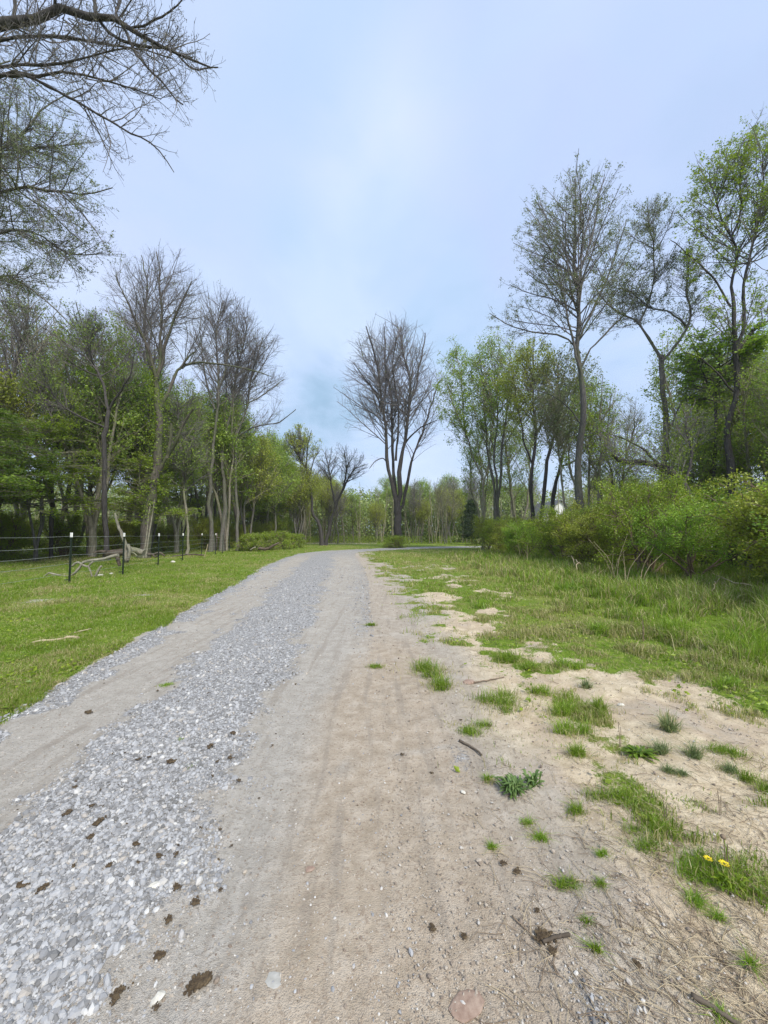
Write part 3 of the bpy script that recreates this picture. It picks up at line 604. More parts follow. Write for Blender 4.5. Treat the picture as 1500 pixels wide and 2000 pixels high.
# ---- big split tree by the fence
Yl = 22.6
t = place_tree('bare_tree', 'big leaning bare tree with a pale split trunk inside the left fence', 'tree', [
    px_limb([(281, 1091), (288, 1030), (296, 970), (308, 910), (310, 870), (308, 810), (304, 750)], Yl, 25, 11, 1),
    px_limb([(304, 755), (300, 710), (285, 670), (265, 630), (245, 580), (225, 540)], Yl, 9, 2, .15, -1.5),
    px_limb([(304, 755), (311, 705), (312, 660), (316, 600), (312, 540), (305, 490)], Yl, 9, 2, .2, 1),
    px_limb([(308, 740), (322, 690), (332, 645), (350, 600), (375, 550)], Yl, 8, 2, .15, -1),
    px_limb([(305, 760), (290, 700), (283, 640), (285, 560), (275, 500)], Yl, 7, 2, .3, 2),
    px_limb([(309, 815), (335, 752), (352, 718), (384, 708), (432, 714), (480, 722), (530, 735)], Yl, 9, 2, .35, 1.5),
    px_limb([(350, 722), (366, 700), (381, 686)], Yl, 5, 3, 1, .4, .3),
    px_limb([(309, 925), (330, 885), (344, 862), (362, 822), (377, 798)], Yl, 9, 4, .9, -1),
    px_limb([(326, 895), (333, 860), (334, 826)], Yl, 8, 5, 1, -1.2, -.8)],
    px_env(318, 625, 118, 160, Yl), lv=(64, 440, 2000, 5200), ang=(42, 42, 42, 40), trop=(.06, .04, .03, .03), ratio=(.34, .40, .42, .44),
    leaf=800, lsize=.07, rr=.010, rmin=.0036, seed=12, mats=('bark_mossy', 'twig', 'leaf_bud'))
mb = MB(); L = [px_limb([(285, 1089), (290, 1050), (296, 1015), (302, 975)], Yl - .24, 6, 2), px_limb([(280, 1091), (286, 1050), (290, 1010), (294, 985)], Yl - .28, 5, 2)]
for l in L: mb.tubes(resample(crom(l[0] - np.array(t.location), 6), 12), np.linspace(l[1], l[2], 12), 5)
o = obj('split_wood', mb.mesh('split_wood', [M['deadwood']]), t); o['label'] = 'pale strips of split wood'
def ivy(t, pts, Y, rpx, n, matn, sz, label, seed):
    r = np.random.default_rng(seed); q = resample(crom(px_limb(pts, Y, 1, 1)[0] - np.array(t.location), 8), 60); f = r.integers(0, 60, n); R_ = rpx * Y / F
    m_ = MB(); cl = r.normal(0, 1, (60, 3)) * .35; m_.leaves(q[f] + (r.normal(0, .55, (n, 3)) + cl[f]) * R_ * (.4 + .9 * vnoise(f * .35, f * 0.0 + seed))[:, None], sz, 0, .4, .65, r)
    o = obj('climbing_vine', m_.mesh('climbing_vine', [M[matn]]), t); o['label'] = label
ivy(t, [(290, 1010), (300, 930), (306, 860), (304, 790), (300, 720)], Yl, 17, 3200, 'leaf_green', .10, 'green climbing leaves around the upper trunk', 5)
# ---- three bare trees right of it
def bare3(label, base, pts, env, Y, seed, extra=(), **kw):
    lm = [px_limb([base] + pts, Y, kw.pop('w0', 10), 2, .45)] + list(extra)
    a = dict(lv=(46, 310, 1300, 3300), ang=(42, 42, 42, 40), trop=(.06, .04, .03, .03), ratio=(.26, .40, .42, .44), rr=.009, rmin=.0042, leaf=300, lsize=.09, mats=('bark_grey', 'twig', 'leaf_bud')); a.update(kw)
    return place_tree('bare_tree', label, 'tree', lm, env, seed=seed, **a)
bare3('tall grey bare tree just right of the split tree', (411, 1078), [(411, 950), (418, 850), (425, 740), (424, 650), (432, 580)], px_env(425, 680, 72, 125, 30), 30, 21, [px_limb([(420, 800), (400, 730), (392, 660), (395, 600)], 30, 5, 1.5, .1, 2), px_limb([(423, 780), (445, 700), (455, 620)], 30, 5, 1.5, .1, -1)])
bare3('bare tree with a fine rounded crown between two taller ones at the left woodland edge', (433, 1078), [(437, 950), (441, 860), (455, 770), (468, 690), (478, 620)], px_env(464, 690, 55, 115, 31), 31, 22, [px_limb([(445, 840), (440, 760), (442, 680), (450, 610)], 31, 5, 1.5, .1, 2)])
bare3('rightmost bare tree of the left wood with long limbs reaching over the road', (465, 1075), [(461, 950), (468, 850), (485, 770), (497, 710), (512, 660)], px_env(520, 750, 62, 112, 31), 31.5, 23,
      [px_limb([(468, 850), (500, 832), (540, 826), (578, 800)], 31.5, 4, 1.5, .15, -2), px_limb([(480, 790), (515, 770), (555, 740)], 31.5, 4, 1.5, .15, 1.5)], w0=9)
# ---- left edge: slim dark fork, etc
place_tree('forked_tree', 'slim dark forked tree with sparse leaf clumps left of the split tree', 'tree', [
    px_limb([(208, 1093), (206, 1010), (205, 930), (205, 880), (212, 800)], 21, 12, 8, 1),
    px_limb([(212, 802), (203, 760), (182, 710), (166, 660), (150, 590)], 21, 7, 2, .3, 1),
    px_limb([(212, 802), (230, 772), (250, 740), (262, 690)], 21, 6, 1.5, .3, -1),
    px_limb([(205, 835), (160, 815), (110, 780), (80, 720)], 21, 5, 1.5, .2, -1.5)],
    px_env(178, 720, 105, 140, 21), lv=(40, 300, 1800, 5000), leaf=5000, lsize=.085, lspread=.08, rr=.013, rmin=.0045, seed=31, mats=('bark_dark', 'twig', 'leaf_dark'))
place_tree('young_tree', 'slender young tree with a pale crooked lower stem and light green leaves behind the fence', 'tree', [
    px_limb([(364, 1080), (366, 1040), (362, 980), (358, 920), (352, 860), (345, 790)], 25.5, 6, 2, .35), px_limb([(359, 930), (372, 905), (388, 900)], 25.5, 3, 1, .2, -1)],
    px_env(360, 850, 62, 120, 25.5), lv=(30, 240, 1500, 4000), leaf=8000, lsize=.085, lspread=.08, rmin=.005, seed=32, flat=.2, mats=('bark_pale', 'twig', 'leaf_fresh'))
place_tree('forked_tree', 'crooked olive-leaved tree near the left edge behind the fence', 'tree', [
    px_limb([(100, 1092), (101, 1010), (99, 942), (98, 890)], 22, 9, 7, 1), px_limb([(98, 892), (112, 850), (98, 814), (84, 770), (70, 720)], 22, 6, 2, .3, 1), px_limb([(100, 890), (120, 855), (135, 825), (140, 780)], 22, 5, 1.5, .3, -1)],
    px_env(105, 800, 95, 110, 22), lv=(36, 300, 1800, 5000), leaf=11000, lsize=.09, lspread=.1, rmin=.005, seed=33, mats=('bark_dark', 'twig', 'leaf_green'))
# ---- overhead trees from the left, trunks out of frame
Ya = 7.2
place_tree('overhanging_tree', 'bare tree reaching a thick arching limb over the top left corner', 'tree', [
    px_limb([(-360, 1190), (-352, 900), (-362, 600), (-350, 330)], Ya, 62, 44, 1),
    px_limb([(-350, 345), (-200, 150), (-60, 72), (0, 56), (60, 40), (125, 24), (190, 35), (235, 42), (300, 75), (360, 104), (418, 128)], Ya, 40, 3, .32),
    px_limb([(235, 42), (262, 95), (285, 130), (318, 165), (345, 195), (358, 205)], Ya, 8, 2.5, .1, -.3),
    px_limb([(190, 35), (225, 72), (280, 92), (330, 100), (380, 135), (425, 132)], Ya, 8, 2.5, .2, .6),
    px_limb([(-340, 420), (-200, 150), (0, 78), (90, 70), (180, 78), (260, 88), (330, 108)], Ya, 16, 2.5, .4, .8),
    px_limb([(-345, 450), (-150, 180), (0, 130), (90, 130), (150, 120), (200, 98), (255, 88)], Ya, 14, 2.5, .4, -.5),
    px_limb([(-350, 470), (-150, 230), (0, 143), (60, 150), (130, 143), (190, 155), (260, 167), (310, 185)], Ya, 14, 2.5, .4, .4),
    px_limb([(0, 146), (60, 152), (130, 190), (190, 222), (250, 258), (300, 280), (338, 332)], Ya, 8, 2, .3, -.2),
    px_limb([(28, 50), (30, 10), (20, -60), (40, -150)], Ya, 9, 3, .1, .5), px_limb([(105, 30), (108, -10), (95, -80), (120, -160)], Ya, 8, 3, .1, -.8),
    px_limb([(185, 34), (187, -20), (205, -90)], Ya, 7, 3, .1, .4), px_limb([(228, 40), (232, 0), (265, -50), (290, -110)], Ya, 7, 3, .1, .9), px_limb([(255, 55), (300, 40), (345, 10), (375, -30)], Ya, 6, 2.5, .1, -.3),
    px_limb([(-300, 270), (-250, 0), (-200, -250), (-150, -500)], Ya, 30, 6, .3, 1)],
    (W3(40, 60, Ya), np.array([3.9, 3.2, 4.2])), lv=(60, 460, 2000, 4800), ang=(48, 46, 44, 42), trop=(.05, .10, .12, .12), ratio=(.2, .34, .40, .42), wig=(.12, .16, .18, .2), maxL=(1.6, 1.0, .6, .32),
    leaf=2600, lsize=.03, lspread=.012, lt0=.9, rr=.012, rmin=.0038, seed=41, mats=('bark_dark', 'twig', 'leaf_brownbud'))
Yb = 11.5
place_tree('overhanging_tree', 'budding tree whose drooping fine branches fill the left edge below the thick limb', 'tree', [
    px_limb([(-270, 1140), (-262, 900), (-265, 650), (-240, 430)], Yb, 46, 30, 1),
    px_limb([(-250, 560), (-100, 340), (0, 290), (60, 250), (110, 200), (165, 170)], Yb, 14, 2, .3, .8),
    px_limb([(-255, 600), (-100, 410), (0, 376), (50, 366), (110, 372), (170, 380), (222, 368)], Yb, 14, 2, .35, -.6),
    px_limb([(-255, 640), (-100, 500), (0, 448), (80, 460), (140, 498), (200, 500)], Yb, 12, 2, .35, .6),
    px_limb([(-260, 700), (-100, 580), (0, 540), (60, 565), (105, 600), (140, 640)], Yb, 10, 2, .35, -.3),
    px_limb([(-240, 430), (-150, 250), (-60, 150), (20, 120)], Yb, 14, 3, .2, 1), px_limb([(-255, 620), (-60, 330), (40, 300), (110, 290), (180, 270)], Yb, 9, 2, .35, 1.6)],
    (W3(-20, 375, Yb), np.array([4.05, 3.6, 4.0])), lv=(80, 600, 3800, 13000), ang=(42, 40, 40, 40), trop=(-.02, -.03, .02, .04), ratio=(.30, .40, .40, .40), wig=(.10, .12, .15, .18), maxL=(3, 1.7, .9, .45),
    leaf=36000, lsize=.05, lspread=.015, lt0=.75, rr=.010, rmin=.0036, seed=42, mats=('bark_grey', 'twig', 'leaf_bud'))

# ---- right side heroes
place_tree('budding_tree', 'tallest straight-trunked tree on the right with an open crown of tiny buds', 'tree', [
    px_limb([(1138, 1097), (1137, 1000), (1138, 850), (1136, 750), (1133, 650), (1128, 560), (1125, 500), (1123, 430), (1128, 345)], 20, 19, 2, .55),
    px_limb([(1136, 745), (1128, 700), (1116, 640), (1100, 584), (1090, 536), (1082, 500), (1056, 460)], 20, 7, 1.8, .35, -.8),
    px_limb([(1134, 660), (1160, 600), (1190, 540), (1212, 470), (1225, 430)], 20, 6, 1.8, .2, .8),
    px_limb([(1135, 715), (1165, 668), (1205, 630), (1240, 580), (1265, 530)], 20, 5, 1.5, .2, -1),
    px_limb([(1134, 690), (1090, 655), (1040, 650), (990, 630), (955, 610)], 20, 5, 1.5, .2, .8),
    px_limb([(1131, 600), (1095, 560), (1060, 555), (1025, 530)], 20, 4, 1.5, .2, 1.2), px_limb([(1126, 530), (1150, 490), (1165, 430), (1170, 370)], 20, 5, 1.5, .2, -.5),
    px_limb([(1125, 510), (1105, 470), (1095, 410)], 20, 4, 1.5, .2, .5), px_limb([(1137, 830), (1105, 790), (1060, 765), (1010, 760)], 20, 4, 1.3, .2, -1)],
    px_env(1115, 610, 158, 285, 20), lv=(54, 330, 1500, 3800), ang=(46, 44, 42, 40), trop=(.06, .05, .05, .06), ratio=(.24, .38, .4, .4), rr=.009, rmin=.0034,
    leaf=24000, lsize=.075, lspread=.04, lt0=.4, seed=51, mats=('bark_grey', 'twig', 'leaf_bud'))
t14 = place_tree('forked_tree', 'vine-clad forked tree rising from the thicket right of the tallest straight tree', 'tree', [
    px_limb([(1297, 1118), (1296, 980), (1298, 880), (1300, 800), (1293, 740), (1292, 695)], 16, 16, 9, 1),
    px_limb([(1292, 700), (1275, 675), (1260, 652), (1244, 628), (1215, 614), (1188, 596), (1160, 560)], 16, 7, 1.8, .3, .6),
    px_limb([(1247, 634), (1268, 590), (1277, 540), (1272, 470), (1262, 405)], 16, 5, 1.6, .15, -.5),
    px_limb([(1293, 705), (1308, 690), (1326, 665), (1344, 632), (1348, 600), (1340, 560), (1346, 500)], 16, 7, 1.8, .25, -.8),
    px_limb([(1342, 640), (1310, 610), (1270, 600), (1230, 570), (1190, 560)], 16, 4, 1.3, .2, .5),
    px_limb([(1299, 860), (1330, 790), (1370, 760), (1400, 740)], 16, 5, 1.3, .2, -.6)],
    px_env(1272, 610, 125, 225, 16), lv=(64, 420, 2000, 5000), ang=(48, 46, 42, 40), trop=(.04, .04, .05, .06), ratio=(.26, .40, .4, .4), wig=(.16, .18, .2, .22), rr=.009, rmin=.0034,
    leaf=14000, lsize=.06, lspread=.03, lt0=.5, seed=52, mats=('bark_grey', 'twig', 'leaf_bud'))
ivy(t14, [(1297, 1050), (1296, 950), (1299, 860), (1296, 760)], 16, 14, 2600, 'leaf_olive', .07, 'leafy vine wound around the trunk', 6)
place_tree('leafy_tree', 'tall leafing tree with open green sprays at the right edge', 'tree', [
    px_limb([(1432, 1130), (1425, 930), (1430, 850), (1440, 780), (1437, 700), (1430, 640)], 13.5, 17, 9, .9),
    px_limb([(1432, 660), (1428, 592), (1440, 512), (1428, 460), (1400, 400), (1385, 340)], 13.5, 9, 2, .2, .6),
    px_limb([(1437, 690), (1458, 620), (1454, 544), (1466, 480), (1492, 400), (1495, 300)], 13.5, 9, 2, .2, -.6),
    px_limb([(1428, 470), (1450, 400), (1450, 320), (1480, 240)], 13.5, 5, 1.5, .2, .3),
    px_limb([(1428, 600), (1390, 540), (1350, 500), (1310, 470)], 13.5, 5, 1.5, .2, -.4),
    px_limb([(1436, 690), (1480, 640), (1530, 600), (1600, 500)], 13.5, 9, 2, .2, .6),
    px_limb([(1440, 770), (1400, 730), (1370, 700), (1340, 690)], 13.5, 5, 1.5, .2, -.6)],
    px_env(1470, 500, 150, 290, 13.5), lv=(50, 300, 1500, 3600), ang=(44, 42, 42, 40), trop=(.06, .04, .04, .02), ratio=(.26, .38, .4, .4), wig=(.12, .14, .16, .18), rr=.011, rmin=.004,
    leaf=19000, lsize=.075, lspread=.05, lt0=.4, lflat=.4, seed=53, mats=('bark_dark', 'twig', 'leaf_green'))
place_tree('leafy_tree', 'small bright green leafy tree in front of the tall one at the right edge', 'tree', [
    px_limb([(1395, 1130), (1400, 1000), (1398, 880), (1402, 780), (1400, 700)], 14.5, 10, 4, .55), px_limb([(1400, 790), (1370, 720), (1355, 670)], 14.5, 4, 1.5, .2, -.5), px_limb([(1400, 760), (1440, 690), (1470, 640)], 14.5, 4, 1.5, .2, -.6)],
    px_env(1405, 700, 85, 110, 14.5), lv=(30, 200, 1000, 2600), flat=.35, leaf=9000, lsize=.10, lspread=.06, lflat=.75, seed=54, mats=('bark_dark', 'twig', 'leaf_bright'))
def mid(label, limbs, env, seed, **kw):
    a = dict(lv=(40, 230, 800, 1700), ang=(38, 40, 40, 38), trop=(.06, .05, .04, .04), ratio=(.26, .40, .42, .42), rr=.009, rmin=.0042, leaf=8500, lsize=.145, lspread=.13, mats=('bark_grey', 'twig_pale', 'leaf_fresh')); a.update(kw)
    return place_tree('budding_tree', label, 'tree', limbs, env, seed=seed, **a)
mid('slender pale-stemmed budding tree at the left end of the right-hand thicket', [px_limb([(943, 1075), (944, 1010), (945, 937)], 33, 8, 6, 1), px_limb([(945, 940), (923, 890), (910, 847), (890, 800), (873, 750)], 33, 5, 1.5, .3, -1),
    px_limb([(912, 853), (903, 787), (902, 733), (890, 683)], 33, 4, 1.3, .2, 1), px_limb([(944, 945), (958, 890), (962, 830), (958, 760)], 33, 4, 1.3, .3, 1)], px_env(910, 770, 68, 135, 33), 61, leaf=10000, mats=('bark_pale', 'twig_pale', 'leaf_fresh'))
mid('multi-stemmed budding tree behind the left end of the right-hand thicket', [px_limb([(966, 1077), (962, 950), (952, 870), (946, 780), (940, 700)], 31, 8, 1.5, .4, 1), px_limb([(974, 1077), (978, 940), (985, 850), (988, 780), (998, 690)], 31, 8, 1.5, .4, -1),
    px_limb([(970, 1060), (972, 960), (966, 880), (970, 790), (968, 700)], 31, 7, 1.5, .4, .3)], px_env(968, 770, 62, 140, 31), 62, leaf=10000, mats=('bark_grey', 'twig_pale', 'leaf_fresh'))
mid('dark upright tree left of the twin leaning trunks', [px_limb([(1037, 1080), (1037, 960), (1040, 900), (1045, 820), (1040, 740), (1036, 680)], 27, 12, 1.8, .45), px_limb([(1038, 905), (1022, 855), (1010, 790), (1000, 730)], 27, 5, 1.5, .2, -.7)],
    px_env(1030, 790, 66, 150, 27), 63, leaf=8000, mats=('bark_dark', 'twig_pale', 'leaf_olive'))
mid('pair of dark trunks leaning right, left of the tallest straight tree', [px_limb([(1057, 1082), (1062, 960), (1072, 900), (1085, 850), (1090, 790), (1086, 710)], 26, 12, 1.8, .5, .5), px_limb([(1072, 1082), (1077, 980), (1092, 920), (1105, 870), (1115, 820), (1124, 740)], 26, 13, 1.8, .5, -.6),
    px_limb([(1095, 912), (1118, 903), (1142, 880), (1165, 840)], 26, 5, 1.3, .2, -1)], px_env(1102, 790, 75, 145, 26), 64, leaf=7000, mats=('bark_dark', 'twig_pale', 'leaf_bud'))
mid('thin crooked grey tree beside the white gable', [px_limb([(1116, 1100), (1110, 1010), (1100, 960), (1097, 900), (1080, 840), (1072, 780)], 21, 8, 1.5, .45)], px_env(1085, 820, 50, 95, 21), 65, lv=(26, 180, 900, 2400), leaf=1600, mats=('bark_pale', 'twig_pale', 'leaf_bud'))
mid('low arching moss-covered tree bowing left over the thicket', [px_limb([(1372, 1110), (1350, 985), (1330, 945), (1308, 922), (1285, 910), (1255, 904), (1220, 904), (1195, 888)], 13.2, 30, 8, .45), px_limb([(1300, 920), (1260, 880), (1225, 860), (1190, 845)], 13.2, 8, 2, .2, .5),
    px_limb([(1335, 950), (1350, 890), (1340, 830), (1360, 780)], 13.2, 8, 2, .2, .5)], px_env(1280, 850, 130, 95, 13.2), 66, trop=(.06, .02, .03, .04), wig=(.16, .18, .2, .2), leaf=3500, lsize=.06, mats=('bark_dark', 'twig', 'leaf_green'))
# far twisted pair
place_tree('twisted_tree', 'left stem of the far twisted pair, carrying a yellow-green crown', 'tree', [px_limb([(629, 1066), (627, 1040), (622, 1018), (610, 1000), (607, 960), (598, 920), (582, 890), (572, 862)], 46, 9, 2, .62, 0), px_limb([(604, 940), (612, 900), (625, 880)], 46, 4, 1.5, .2, 1)],
    px_env(597, 873, 48, 45, 46), lv=(26, 180, 700, 1600), leaf=3800, lsize=.17, rmin=.008, seed=71, mats=('bark_dark', 'twig', 'leaf_olive'))
place_tree('twisted_tree', 'right stem of the far twisted pair, mostly bare and leaning right', 'tree', [px_limb([(636, 1066), (641, 1040), (648, 1015), (657, 983), (667, 963), (680, 933), (695, 915)], 46.4, 9, 2, .5, 0), px_limb([(655, 985), (648, 950), (643, 920), (636, 890)], 46.4, 5, 1.5, .3, 1), px_limb([(668, 962), (676, 920), (672, 880)], 46.4, 4, 1.5, .2, -1)],
    px_env(666, 905, 58, 50, 46.4), lv=(30, 200, 900, 2000), leaf=500, lsize=.12, rmin=.008, seed=72, mats=('bark_dark', 'twig', 'leaf_bud'))

# ------------------------------------------------------------------ generic woodland prototypes, copied
def proto(name, label, cat, H, R_, kind, seed, **kw):
    r = np.random.default_rng(seed); top = H * r.uniform(.9, 1)
    def st(a, tilt, h0=0., rad=.12, r1=.015, t0=.35):
        q = [np.array([0, 0, 0.])]; d = np.array([math.cos(a) * tilt, math.sin(a) * tilt, 1.]); 
        for i in range(1, 7): q.append(np.array([d[0] * i / 6 * top * .5 + r.normal(0, .12), d[1] * i / 6 * top * .5 + r.normal(0, .12), i / 6 * top]))
        return (np.array(q), rad, r1, t0)
    if kind == 'tree': limbs = [st(r.uniform(0, 6), .12, rad=H * .011)]
    elif kind == 'multi': limbs = [st(a + r.uniform(-.4, .4), r.uniform(.2, .42), rad=H * .009, t0=.3) for a in (0, 2.1, 4.2)]
    else: limbs = [st(a + r.uniform(-.4, .4), r.uniform(.4, 1.3), rad=.03, r1=.008, t0=.08) for a in np.linspace(0, 6.28, 9)[:-1]]
    cz = H * kw.pop('cz', .6); rz_ = H * kw.pop('rz', .42)
    tm, cm = build_tree(limbs, (np.array([0, 0, cz]), np.array([R_, R_, rz_])), seed=seed, **kw)
    t = thing(name, label, cat); obj('trunk' if kind != 'shrub' else 'stems', tm, t); obj('crown' if kind != 'shrub' else 'foliage', cm, t); return t
PR = {}
PR['bareA'] = proto('bare_tree', 'x', 'tree', 16, 3.4, 'tree', 101, lv=(56, 380, 1500, 3600), ang=(42, 42, 40, 38), trop=(.06, .04, .03, .03), ratio=(.26, .42, .42, .42), rr=.009, rmin=.005, leaf=700, lsize=.10, mats=('bark_grey', 'twig', 'leaf_bud'))
PR['bareB'] = proto('bare_tree', 'x', 'tree', 15, 3.8, 'multi', 102, lv=(60, 380, 1500, 3600), ang=(40, 42, 40, 38), trop=(.06, .04, .03, .03), ratio=(.26, .42, .42, .42), rr=.009, rmin=.005, leaf=6500, lsize=.11, mats=('bark_grey', 'twig_pale', 'leaf_bud'))
PR['budG'] = proto('budding_tree', 'x', 'tree', 14, 2.6, 'multi', 111, lv=(50, 260, 800, 1400), ang=(36, 40, 40, 38), trop=(.08, .05, .03, .03), ratio=(.24, .42, .42, .42), rr=.008, rmin=.0045, leaf=7500, lsize=.14, lspread=.14, mats=('bark_pale', 'twig_pale', 'leaf_fresh'))
PR['greenA'] = proto('leafy_tree', 'x', 'tree', 11, 3.0, 'tree', 103, lv=(46, 260, 750, 1200), flat=.15, rmin=.005, leaf=10500, lsize=.15, lspread=.22, cz=.56, rz=.45, mats=('bark_grey', 'twig_pale', 'leaf_fresh'))
PR['greenB'] = proto('leafy_tree', 'x', 'tree', 10, 3.2, 'multi', 104, lv=(46, 260, 750, 1200), rmin=.005, leaf=11000, lsize=.15, lspread=.22, cz=.54, rz=.47, mats=('bark_grey', 'twig_pale', 'leaf_olive'))
PR['maple'] = proto('layered_maple', 'x', 'tree', 8.5, 4.0, 'multi', 105, lv=(50, 340, 1200, 2000), ang=(70, 50, 45, 40), trop=(.0, .0, .0, .0), flat=.4, lflat=.7, rmin=.006, leaf=15500, lsize=.125, lspread=.09, cz=.52, rz=.48, ratio=(.5, .4, .4, .4), mats=('bark_grey', 'twig_pale', 'leaf_green'))
PR['mapleD'] = proto('layered_maple', 'x', 'tree', 7.5, 4.2, 'multi', 106, lv=(50, 340, 1200, 2000), ang=(75, 50, 45, 40), trop=(.0, .0, .0, .0), flat=.4, lflat=.7, rmin=.006, leaf=18000, lsize=.125, lspread=.1, cz=.50, rz=.48, ratio=(.5, .4, .4, .4), mats=('bark_grey', 'twig_pale', 'leaf_dark'))
PR['shrubA'] = proto('honeysuckle_shrub', 'x', 'shrub', 2.7, 1.7, 'shrub', 107, lv=(60, 420, 1600, 0), ang=(45, 45, 45, 40), trop=(.0, .0, .0, .0), rmin=.003, leaf=24000, lsize=.055, lspread=.07, cz=.42, rz=.60, ratio=(.5, .4, .35, .4), wig=(.2, .2, .2, .2), lwid=.6, ej=(.6, 1.4), mats=('twigs_brown', 'twigs_brown', 'leaf_green'))
PR['shrubB'] = proto('honeysuckle_shrub', 'x', 'shrub', 2.3, 1.9, 'shrub', 108, lv=(60, 420, 1600, 0), ang=(50, 45, 45, 40), trop=(-.02, -.02, .0, .0), rmin=.003, leaf=21000, lsize=.06, lspread=.08, cz=.40, rz=.62, ratio=(.5, .4, .35, .4), wig=(.2, .2, .2, .2), lwid=.6, ej=(.6, 1.4), mats=('twigs_brown', 'twigs_brown', 'leaf_olive'))
PR['shrubC'] = proto('honeysuckle_shrub', 'x', 'shrub', 2.4, 1.6, 'shrub', 109, lv=(60, 420, 1600, 0), ang=(45, 45, 45, 40), trop=(.0, .0, .0, .0), rmin=.003, leaf=24000, lsize=.055, lspread=.07, cz=.42, rz=.60, ratio=(.5, .4, .35, .4), wig=(.2, .2, .2, .2), lwid=.6, ej=(.6, 1.4), mats=('twigs_brown', 'twigs_brown', 'leaf_bright'))
PR['bramble'] = proto('bramble', 'x', 'shrub', 1.1, 1.2, 'shrub', 110, lv=(50, 300, 900, 0), ang=(50, 45, 45, 40), trop=(-.05, -.03, .0, .0), rmin=.003, leaf=8000, lsize=.06, lspread=.05, cz=.35, rz=.65, ratio=(.6, .4, .35, .4), wig=(.2, .2, .2, .2), mats=('twigs_brown', 'straw', 'leaf_green'))
MARKS = [(30, 'the left edge of the picture'), (105, 'the crooked olive-leaved tree'), (208, 'the slim dark forked tree'), (300, 'the big split tree'), (362, 'the slender young tree'), (412, 'the tall grey bare tree'),
         (437, 'the fine rounded bare tree'), (470, 'the rightmost left-hand bare tree'), (535, 'the bramble bank'), (600, 'the left twisted stem'), (665, 'the right twisted stem'), (776, 'the lone tall tree'), (870, 'the pale multi-stemmed tree'),
         (921, 'the cedar'), (950, 'the slender pale tree at the thicket end'), (1037, 'the dark upright tree'), (1070, 'the twin leaning trunks'), (1110, 'the white gable'), (1140, 'the tallest straight tree'), (1220, 'the gap by the tallest tree'), (1297, 'the vine-clad forked tree'), (1400, 'the small bright green tree'), (1470, 'the right edge of the picture')]
seen = {}
def where(kind, x, y, zone):
    px = 750 + F * x / max(y, 1); mk = min(MARKS, key=lambda q: abs(q[0] - px))[1]; side = 'behind'
    key = (kind, mk, zone); c = seen.get(key, 0); seen[key] = c + 1
    return f"{kind} {('nearest ', 'second ', 'third ', 'fourth ', 'fifth ', 'sixth ', 'seventh ', 'farthest ')[min(c, 7)].strip()} behind {mk}" + zone
used = set()
def put(key, x, y, rz, sc, label, group=None, name=None):
    t = PR[key]; z = float(height([x], [y])[0]) - .02
    if key not in used:
        used.add(key); t.location = (x, y, z); t.rotation_euler = (0, 0, rz); t.scale = sc if isinstance(sc, tuple) else (sc,) * 3; t['label'] = label
        if group: t['group'] = group
        o = t
    else: o = dup(t, (x, y, z), rz, sc, label, group)
    if name: o.name = name
    return o
rr_ = np.random.default_rng(55)
KN = {'budG': 'slim green budding tree,', 'bareA': 'single-trunked bare tree,', 'bareB': 'multi-stemmed budding tree,', 'greenA': 'fresh green tree,', 'greenB': 'olive-green tree,', 'maple': 'layered green maple,', 'mapleD': 'dark layered maple,'}
# right thicket: (x, y, kind, scale, label)
TH = [(7.6, 5.2, 'shrubC', 1.0, 'lowest leafy bush in the right foreground corner of the thicket'),
      (8.3, 7.4, 'shrubB', 1.0, 'yellow-green bush second from the camera at the thicket front'),
      (7.6, 9.6, 'shrubC', .8, 'low bright bush at the thicket front below the arching tree'),
      (8.0, 11.6, 'shrubA', 1.0, 'rounded green bush at the thicket front below the vine-clad tree'),
      (7.5, 14.0, 'shrubB', .85, 'low olive bush at the thicket front left of the vine-clad tree'),
      (7.7, 16.6, 'shrubA', .95, 'green bush at the thicket front below the tallest tree'),
      (7.2, 19.6, 'shrubC', .8, 'small bright bush at the thicket front left of the tallest tree'),
      (7.4, 23.0, 'shrubB', .8, 'low bush near the far left end of the thicket front'),
      (8.0, 27.0, 'shrubA', .85, 'bush at the far left end of the thicket beside the slender pale tree'),
      (10.6, 8.2, 'shrubA', 1.2, 'tall bush behind the thicket front at the right edge'),
      (11.2, 11.4, 'shrubC', 1.15, 'tall bright bush behind the thicket front under the arching tree'),
      (10.4, 14.2, 'shrubA', 1.15, 'tall bush around the foot of the vine-clad tree'),
      (10.2, 17.4, 'shrubB', 1.2, 'olive bush behind the foot of the tallest tree'),
      (10.0, 21.2, 'shrubC', .82, 'bright bush below the white gable'),
      (10.2, 25.0, 'shrubA', .85, 'green bush below the twin leaning trunks'),
      (10.6, 29.5, 'shrubB', 1.1, 'bush behind the slender pale tree')]
for q, (x, y, k, sc, lab) in enumerate(TH): put(k, x, y, rr_.uniform(0, 6.28), (sc * rr_.uniform(.95, 1.15), sc * rr_.uniform(.95, 1.15), sc * rr_.uniform(.9, 1.05)), lab)
for (x, y) in [(13.6, 9.8), (14.2, 13.2), (13.4, 17), (14.6, 21), (17, 11.5), (17.5, 16), (17, 21), (14, 25.5), (18, 27), (21, 18), (22, 24), (13, 35), (9, 33), (22, 31)]:
    put(['shrubA', 'shrubB', 'shrubC'][rr_.integers(3)], x, y, rr_.uniform(0, 6.28), rr_.uniform(1.0, 1.3) * (1.0 if x < 15 else 1.15), where('half hidden bush,', x, y, ''), 'bushes inside the right-hand thicket')
